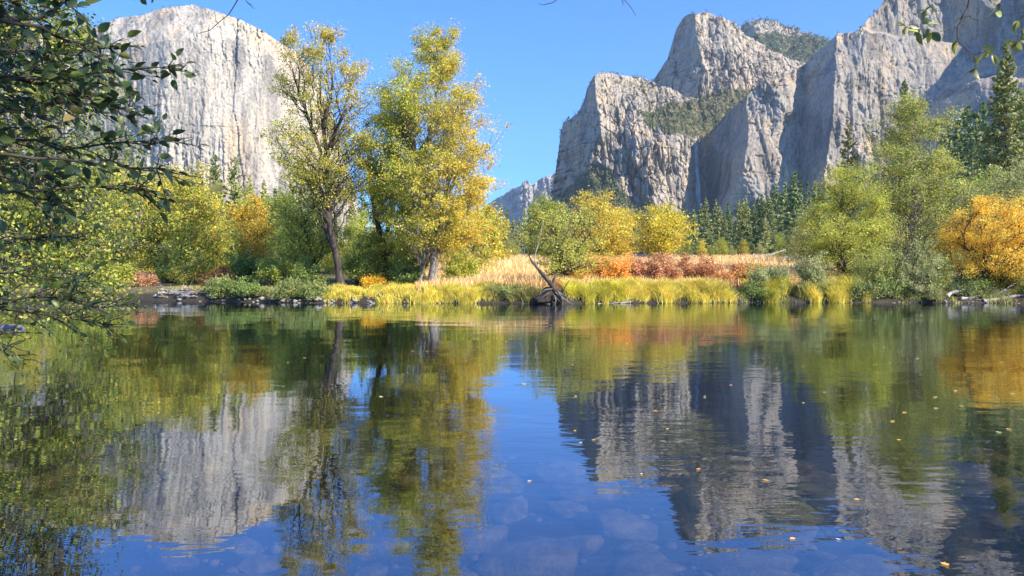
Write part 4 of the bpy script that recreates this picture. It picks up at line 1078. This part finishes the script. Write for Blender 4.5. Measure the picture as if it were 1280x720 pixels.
for k, pts in enumerate([((694, 366, -.4), (702, 372, -.75), (709, 377, -.9), (716, 381, -.8)), ((698, 366, -.5), (708, 371, -.8), (716, 376, -.7)), ((692, 369, -.7), (694, 376, -.9), (692, 382, -.9)), ((686, 366, -.5), (678, 371, -.6), (672, 378, -.5)), ((690, 361, -.2), (680, 362, -.5), (674, 368, -.5)), ((697, 364, -.5), (703, 375, -.9), (700, 383, -.9))]):
    obj('root', log_mesh(L(*pts), np.linspace(.085 - .008 * k, .02, len(pts)), 610 + k, 6, M_BARK_G), dt)
tag(dt, 'dead grey trunk leaning up from its dark root mass at the waterline', 'dead tree')


def driftlog(p0, p1, off0, off1, rad, seed, label, group=None, fork=True):
    Y0 = at_shore(p0[0], off0); Y1 = at_shore(p1[0], off1); a = W(p0[0], p0[1], Y0); c = W(p1[0], p1[1], Y1)
    a[2] = max(a[2], gz1(a[0], Y0) - .02); base = a.copy(); rr = np.random.default_rng(seed); q = np.linspace(0, 1, 5)[:, None]
    P = (c - a) * q + rr.normal(size=(5, 3)) * .04 * np.linalg.norm(c - a) * np.array([1, .6, .6]); ex = []
    if fork:
        m = P[2]; d = rnd_unit(rr, 1)[0]; d[2] = abs(d[2]) * .6; ex = [([m, m + d * .4, m + d * .8 + np.array([0, 0, .08])], [rad * .5, rad * .35, rad * .1])]
    o = obj('driftwood_log', log_mesh(P, np.linspace(rad, rad * .4, 5), seed, 8, M_DRIFT, ex)); o.location = tuple(base)
    tag(o, label, 'driftwood', group)


GP, LP = 'bleached branches of the driftwood pile', 'bleached branch tangled in the driftwood pile on the left far bank'
rr = np.random.default_rng(640)
for k in range(26):
    x = rr.uniform(192, 232); y = rr.uniform(358, 374); a = rr.uniform(-.5, .9); ln = rr.uniform(10, 30)
    driftlog((x, y), (x + ln * math.cos(a), y + ln * math.sin(a) * .6 * (1 if rr.uniform() < .6 else -1)), rr.uniform(.2, 1.6), rr.uniform(.2, 1.6), rr.uniform(.04, .11), 650 + k, LP, GP)
driftlog((1182, 374), (1216, 356), .6, .9, .16, 701, 'pale driftwood log rising left under the orange willow')
driftlog((1202, 377), (1262, 361), .3, 1.2, .12, 702, 'long bleached driftwood log lying under the orange willow')
driftlog((1228, 379), (1290, 368), .2, .9, .15, 703, 'driftwood log lying by the water at the right edge')
driftlog((1185, 366), (1235, 372), 1.2, .4, .08, 704, 'thin dry branch crossing the logs under the orange willow')
driftlog((1240, 372), (1275, 352), .6, 1.5, .07, 705, 'thin pale branch standing up beside the right edge')
driftlog((775, 379), (793, 376), -.1, .1, .07, 706, 'short pale driftwood stick in the water below the golden sedges')
driftlog((747, 381), (772, 378), -.2, 0, .06, 707, 'low pale stick at the water below the lime sedges', fork=False)
driftlog((327, 364), (350, 372), 1.2, .6, .05, 708, 'curved white branch on the stones left of the leaning trunk')
for (x0, y0, x1, y1, Yq, rad, lab, sd) in [(776, 316, 800, 322, 128, .28, 'fallen grey log behind the orange bushes at the meadow end', 711), (800, 306, 812, 290, 128, .22, 'upright broken snag behind the orange bushes', 712), (940, 320, 982, 312, 122, .25, 'fallen log in front of the conifer stand', 713), (1000, 318, 1030, 312, 115, .2, 'fallen log left of the round yellow-green willow', 714)]:
    a = W(x0, y0, Yq); a[2] = gz1(a[0], Yq) + rad * .7; c = W(x1, y1, Yq + 2); c[2] = max(c[2], gz1(c[0], Yq + 2) + rad)
    q = np.linspace(0, 1, 5)[:, None]; o = obj('fallen_log', log_mesh((c - a) * q, np.linspace(rad, rad * .5, 5), sd)); o.location = tuple(a); tag(o, lab, 'log')
a = W(-14, 410, 25.5); a[2] = -.02; c = W(29, 412, 25.0); c[2] = .04; q = np.linspace(0, 1, 6)[:, None]
o = obj('driftwood_log', log_mesh((c - a) * q, [.12, .15, .14, .13, .12, .08], 720)); o.location = tuple(a); tag(o, 'smooth grey log floating in the river at the left edge', 'driftwood')

# ------------------------------------------------------------------ foreground alder sprays and twigs (their trees stand beside and behind the camera)
def leaf_shape(nseg=4, w=.56, fold=.14, bend=.3):
    u = np.linspace(0, 1, nseg + 1); wid = w * np.sin(np.pi * u ** .85) ** .9 * .5; mid = np.stack([u, u * 0, -bend * u ** 2], 1)
    Lf = mid + np.stack([u * 0, wid, fold * wid * 2], 1); Rt = mid + np.stack([u * 0, -wid, fold * wid * 2], 1)
    V = np.concatenate([mid, Lf, Rt]); n = nseg + 1; Fc = []
    for k in range(nseg): Fc += [[k, k + 1, n + k + 1, n + k], [k + 1, k, 2 * n + k, 2 * n + k + 1]]
    return V, np.array(Fc)


LV, LF = leaf_shape()


def big_leaves(g, r, base, dirv, size, pal, roll=1.5):
    n = len(base); A = dirv / (np.linalg.norm(dirv, axis=1)[:, None] + 1e-9)
    N = np.array([0, 0, 1.]) + roll * r.normal(size=(n, 3)) * .6; N = N - (N * A).sum(1)[:, None] * A; N /= np.linalg.norm(N, axis=1)[:, None]
    B = np.cross(N, A); s = (size * r.uniform(.45, 1.25, n))[:, None, None]
    V = base[:, None, :] + s * (LV[None, :, 0:1] * A[:, None, :] + LV[None, :, 1:2] * B[:, None, :] + LV[None, :, 2:3] * N[:, None, :])
    m = len(LV); Fc = (np.arange(n)[:, None, None] * m + LF[None]).reshape(-1, 4)
    g.add(V.reshape(-1, 3), Fc, np.repeat(pick(r, n, pal, .2), m, 0))


def spray(gb, gl, r, P, rad, ntw, lf, size, pal, tl=.35, droop=.0):
    """leafy branch: polyline P (world), side twigs with alternate leaves"""
    P = np.array(P, float); s = np.linspace(0, 1, len(P)); q = np.linspace(0, 1, 18)
    Q = np.stack([np.interp(q, s, P[:, a]) for a in range(3)], 1); Q[1:-1] = (Q[:-2] + 2 * Q[1:-1] + Q[2:]) / 4; Q[1:-1] += r.normal(size=(16, 3)) * .008
    tube(gb, Q, rad * (1 - q * .85), 5, cap=False)
    T = (Q[-1] - Q[0]) / np.linalg.norm(Q[-1] - Q[0]); bs = []; ds = []
    for k in range(ntw + 1):
        if k == ntw: a = Q[-4]; d = Q[-1] - Q[-4]; l = np.linalg.norm(d) + .03; d = d / np.linalg.norm(d)
        else:
            j = r.uniform(2, 17); a = Q[int(j)]; d = rnd_unit(r, 1)[0] * np.array([1, .8, .95]) + T * .9 + np.array([0, 0, -droop]); d /= np.linalg.norm(d); l = tl * r.uniform(.4, 1.1) * (1.15 - j / 24)
        u = np.linspace(0, 1, 5)[:, None]; tw = a + d * l * u + np.array([0, 0, -1]) * l * .12 * u ** 2 + r.normal(size=(5, 3)) * .006 * u
        tube(gb, tw, .0035 * (1 - u[:, 0] * .7), 4, cap=False)
        m = max(3, int(lf * l / tl))
        uu = np.linspace(.12, 1, m); pos = a + d * l * uu[:, None] + np.array([0, 0, -1]) * l * .12 * (uu ** 2)[:, None]
        side = np.cross(d, [0, 0, 1.]); side /= np.linalg.norm(side) + 1e-9
        sg = np.where(np.arange(m) % 2 == 0, 1, -1)[:, None]
        dd = d * .75 + side * sg * .75 + r.normal(size=(m, 3)) * .48 + np.array([0, 0, -.05]); dd[-1] = d
        bs.append(pos); ds.append(dd)
    big_leaves(gl, r, np.concatenate(bs), np.concatenate(ds), size, pal)


NEARP = [(5, (.045, .075, .025)), (3, (.075, .11, .03)), (2, (.14, .17, .035)), (.5, (.28, .24, .06))]
r = np.random.default_rng(801)
b = np.array([-4.3, 2.2, 0.]); b[2] = gz1(b[0], b[1]); ta = empty('foreground_alder', b)
gb = Geo(); gl = Geo()
tp = np.array([[0, 0, -.2], [.05, 0, 1.0], [.25, .1, 2.2], [.3, .2, 3.6], [.5, .2, 5.4], [.6, .1, 7.6]]); q = np.linspace(0, 1, 20); tq = np.stack([np.interp(q, np.linspace(0, 1, 6), tp[:, a]) for a in range(3)], 1)
tube(gb, tq, .16 * (1 - q * .85), 10, lump=.04, rg=r)
SP = [  # (Y, pixel polyline, twigs, leaf length)
    (3.0, [(-60, 40), (40, 22), (90, 5), (140, -22), (200, -30)], 16, .07), (2.9, [(-60, 10), (60, 40), (105, 60), (122, 70)], 16, .07), (3.1, [(-70, 70), (20, 62), (80, 70), (125, 60), (158, 58)], 22, .072),
    (3.0, [(-70, 100), (30, 92), (100, 100), (160, 82), (232, 82)], 26, .07), (2.8, [(-80, 90), (0, 100), (70, 110), (130, 128), (168, 148)], 28, .07),
    (3.2, [(-90, 150), (0, 140), (70, 128), (140, 130), (172, 140)], 26, .07), (3.0, [(-90, 140), (0, 170), (80, 190), (160, 180), (240, 172)], 24, .07),
    (2.9, [(-90, 200), (0, 190), (80, 200), (170, 205), (252, 222)], 26, .07), (3.1, [(-90, 190), (0, 220), (70, 238), (120, 232), (200, 240)], 24, .068), (2.8, [(-90, 230), (-10, 232), (50, 250), (90, 262)], 20, .066),
    (3.3, [(-90, 120), (-20, 120), (30, 130), (60, 150)], 26, .07), (3.2, [(-90, 210), (-20, 200), (30, 215), (70, 222)], 26, .07), (2.7, [(-90, 60), (-20, 90), (30, 100), (80, 92)], 24, .07),
    (3.4, [(-90, 300), (0, 300), (60, 296), (110, 300)], 12, .06), (3.3, [(-90, 330), (0, 340), (70, 352), (120, 350)], 14, .06), (3.0, [(-90, 372), (0, 372), (70, 372), (130, 384), (172, 378)], 16, .058), (3.2, [(-80, 380), (0, 388), (50, 392), (100, 402), (140, 410)], 14, .045), (3.1, [(-60, 395), (-10, 415), (10, 440), (20, 452)], 5, .03),
    (2.9, [(-80, 20), (0, 5), (40, -20), (80, -60)], 18, .07), (3.1, [(-80, -20), (20, -20), (100, -30), (190, -14)], 12, .066)]
for Yp, pl, ntw, sz in SP:
    P = [W(x, y, Yp + .12 * k) - b for k, (x, y) in enumerate(pl)]
    s = tq[int(np.argmin(np.abs(tq[:, 2] - (P[0][2] - .5))))]; mid = (s + P[0]) / 2 + np.array([0, 0, .08])
    NP = NEARP if pl[1][1] < 262 else [(3, (.09, .13, .03)), (3, (.20, .24, .045)), (1, (.34, .33, .07))]  # lower sprays get a paler palette: sunlight put into their leaf colour
    spray(gb, gl, r, [s, mid] + P, .014 if sz > .065 else .008, int(ntw * (1.35 if sz > .065 else 2.4)) + 6, 9, sz * .80, NP, .30)
obj('trunk', gb.build('trunk', M_BARK_D), ta)
gl2 = gl
# upper crown of the same tree and of the one behind the camera, which shade the hanging sprays
for i in range(90):
    a = tq[int(r.integers(11, 20))]; th = r.uniform(0, 6.28); L_ = r.uniform(1.0, 2.7)
    e = a + np.array([math.cos(th) * L_, math.sin(th) * L_, r.uniform(.1, 1.1)])
    if e[1] + b[1] > 5.5: continue
    spray(gb, gl2, r, [a, (a + e) / 2 + np.array([0, 0, .15]), e], .02, 9, 9, .085, NEARP, .55)
ta.children[0].data = gb.build('trunk', M_BARK_D)
obj('crown', gl2.build('crown', M_NEAR), ta)
tag(ta, 'dark leafy alder sprays hanging close to the camera on the left', 'tree')

YNEAR = [(4, (.20, .22, .05)), (3, (.36, .34, .10)), (2, (.10, .13, .04)), (1, (.5, .42, .12))]
r = np.random.default_rng(821)
b = np.array([5.2, -2.6, 0.]); b[2] = gz1(b[0], b[1]); tb = empty('foreground_cottonwood', b); gb = Geo(); gl = Geo()
tp = np.array([[0, 0, -.2], [0, .1, 1.5], [-.2, .3, 3.2], [-.5, .6, 5.2], [-.8, .8, 7.4], [-1, .9, 9.5]]); tq = np.stack([np.interp(q, np.linspace(0, 1, 6), tp[:, a]) for a in range(3)], 1)
tube(gb, tq, .24 * (1 - q * .85), 10, lump=.04, rg=r)
for i in range(150):
    a = tq[int(r.integers(8, 20))]; th = r.uniform(0, 6.28); L_ = r.uniform(1.2, 4.2) * (1.15 if math.cos(th) < 0 else .8)
    e = a + np.array([math.cos(th) * L_, math.sin(th) * L_ * .8, r.uniform(-.2, 1.3)])
    if e[1] + b[1] > 2.6 and e[2] < 4: continue
    spray(gb, gl, r, [a, (a + e) / 2 + np.array([0, 0, .2]), e], .02, 10, 9, .085, YNEAR, .6)
src = tq[12]
def twig(Yp, pts, rad, leaves_at, sz=.05):
    P = np.array([W(x, y, Yp) - b for x, y in pts])
    s = np.linspace(0, 1, len(P)); qq = np.linspace(0, 1, 14); Q = np.stack([np.interp(qq, s, P[:, a]) for a in range(3)], 1); Q[1:-1] += r.normal(size=(12, 3)) * .0035
    tube(gb, Q, rad * (1 - .75 * qq), 5, cap=False)
    for (x, y, dx, dy) in leaves_at:
        p = W(x, y, Yp) - b; m = 3; d = np.tile(np.array([dx, .3, -dy], float), (m, 1)) + r.normal(size=(m, 3)) * .55
        big_leaves(gl, r, np.tile(p, (m, 1)), d, sz, YNEAR, 1.2)
up = tuple
twig(3.0, [(1215, -60), (1212, 0), (1206, 16), (1198, 30), (1196, 48), (1204, 58), (1218, 68), (1219, 90)], .0042, [(1218, 70, .3, .8), (1219, 86, 0, 1), (1197, 50, -.4, .8)])
twig(3.0, [(1206, 16), (1190, 34), (1167, 42), (1150, 38), (1130, 34)], .003, [(1150, 36, -.8, .2), (1158, 36, -.3, .9), (1165, 40, .1, 1), (1133, 33, -1, .1), (1160, 30, .3, -.6), (1148, 40, -.5, .6)])
twig(3.05, [(1240, -60), (1198, -5), (1175, 14), (1165, 10)], .003, [(1165, 8, -.8, .3), (1158, 12, -.8, .6)])
twig(2.9, [(1218, 68), (1230, 62), (1244, 72), (1250, 90)], .0024, [(1240, 68, .2, 1), (1247, 84, 0, 1), (1236, 66, -.2, 1)])
twig(3.0, [(1205, 20), (1228, 24), (1244, 17)], .0024, [(1244, 16, .6, .2)])
twig(2.9, [(1300, -60), (1262, -20), (1250, 6)], .0034, [(1248, 4, -.2, 1)])
twig(2.8, [(1340, -40), (1300, 10), (1275, 24), (1268, 48)], .003, [(1272, 26, -.3, .3), (1278, 36, .1, 1), (1264, 50, -1, .2), (1272, 52, .3, .6), (1276, 44, .5, .5)])
twig(3.1, [(860, -80), (810, -40), (776, -8), (786, 8), (795, 20)], .004, [])
twig(3.1, [(776, -8), (779, 8)], .0025, []); twig(3.1, [(760, -60), (710, -12), (695, 0), (682, 6), (673, 4)], .0035, [])
obj('trunk', gb.build('trunk', M_BARK_G), tb); obj('crown', gl.build('crown', M_NEAR), tb)
tag(tb, 'thin twigs with a few yellowish leaves hanging into the top of the picture', 'tree')
r = np.random.default_rng(833)
gb = Geo()
b = ta.location
for pts, rd in [([(430, -120), (360, -60), (310, -20), (297, 0), (286, 18), (277, 25), (262, 38), (247, 42)], .0035), ([(360, -60), (300, -12), (309, 3), (318, 11)], .003), ([(309, 3), (316, 7)], .0015)]:
    P = np.array([W(x, y, 3.0) for x, y in pts]) - np.array(b); tube(gb, P, rd * np.linspace(1, .35, len(P)), 5, cap=False)
P0 = np.array([W(430, -120, 3.0)]) - np.array(b)
tube(gb, np.array([[.35, .2, 4.2], [1.6, .6, 4.0], P0[0]]), [.02, .012, .004], 5, cap=False)
obj('branch', gb.build('branch', M_BARK_D), ta)

# ------------------------------------------------------------------ fallen leaves floating on the water
r = np.random.default_rng(901)
def floatleaf(X, Yq, s, colr, label, group):
    g = Geo(); n = 11; th = np.arange(n) * 2 * np.pi / n; rad = np.where(np.arange(n) % 2 == 0, 1, .55) * r.uniform(.8, 1.1, n)
    V = np.concatenate([[[0, 0, .004]], np.stack([np.cos(th) * rad, np.sin(th) * rad * .8, .10 * rad ** 2 * r.uniform(.2, 1.6, n)], 1)])
    g.add(V * s, np.array([[0, k + 1, (k + 1) % n + 1] for k in range(n)]), np.array(colr)); u = np.linspace(0, 1, 4)[:, None]
    g.add(np.array([[.9, -.04, .02], [1.7, -.03, .12], [1.7, .03, .12], [.9, .04, .02]]) * s, np.array([[0, 1, 2, 3]]), np.array((.3, .2, .08)))
    o = obj('floating_leaf', g.build('floating_leaf', M_LEAF1, False), None, (X, Yq, .006)); o.rotation_euler = (0, 0, r.uniform(0, 6.28)); tag(o, label, 'leaf', group)
def wpt(px, py): Yq = CH * F / (py - HY); return (px - CX) / F * Yq, Yq
for px, py, s, c, lab in [(873, 587, .03, (.75, .38, .08), 'orange leaf floating at the edge of the dark rock reflection'), (957, 601, .034, (.75, .40, .12), 'large orange leaf floating on the pale rock reflection'), (991, 674, .028, (.75, .45, .25), 'pinkish leaf floating over the largest submerged boulders'),
                          (1181, 706, .034, (.75, .42, .10), 'orange leaf floating at the bottom right of the picture'), (1261, 537, .04, (.75, .42, .12), 'orange leaf beside the pale green leaf near the right edge'), (1249, 541, .04, (.42, .50, .20), 'pale green leaf floating near the right edge'),
                          (662, 602, .026, (.70, .50, .30), 'tan leaf floating alone on the blue sky reflection'), (1048, 675, .018, (.75, .6, .5), 'tiny pale leaf floating right of the pinkish one'), (1071, 625, .03, (.62, .45, .15), 'yellowish leaf floating on the ripples'), (802, 593, .02, (.7, .6, .5), 'small whitish leaf floating at the tip of the rock reflection')]:
    X, Yq = wpt(px, py); floatleaf(X, Yq, s, c, lab, 'fallen leaves afloat near the camera')
for i in range(75):
    py = 384 + 170 * r.uniform() ** 1.6; px = r.uniform(640, 1280) if r.uniform() < .8 else r.uniform(280, 640)
    X, Yq = wpt(px, py); floatleaf(X, Yq, r.uniform(.022, .045), pick(r, 1, [(4, (.75, .48, .12)), (2, (.7, .6, .35))])[0], 'small yellow leaf drifting far out on the river', 'fallen leaves adrift far out')

# ------------------------------------------------------------------ valley air
hz = [(-9600, -2600), (9600, 9900)]
V = np.array([[x, y, z] for z in (-1000, 1900) for y in (-2600, 10400) for x in (-9800, 9800)], float); V[:4, 2] = -4
Fc = np.array([[0, 2, 3, 1], [4, 5, 7, 6], [0, 1, 5, 4], [2, 6, 7, 3], [0, 4, 6, 2], [1, 3, 7, 5]])
mh = bpy.data.materials.new('valley_air'); mh.use_nodes = True; n_ = mh.node_tree.nodes; n_.remove(n_['Principled BSDF'])
pv = n_.new('ShaderNodeVolumePrincipled'); pv.inputs['Color'].default_value = (.6, .78, 1, 1); pv.inputs['Density'].default_value = HAZE if 'HAZE' in globals() else 5e-5; pv.inputs['Anisotropy'].default_value = .2
mh.node_tree.links.new(pv.outputs[0], n_['Material Output'].inputs['Volume'])
ho = obj('haze', mesh('haze', V, Fc, mh, smooth=False)); tag(ho, 'thin blue air filling the valley', 'haze', kind='stuff')
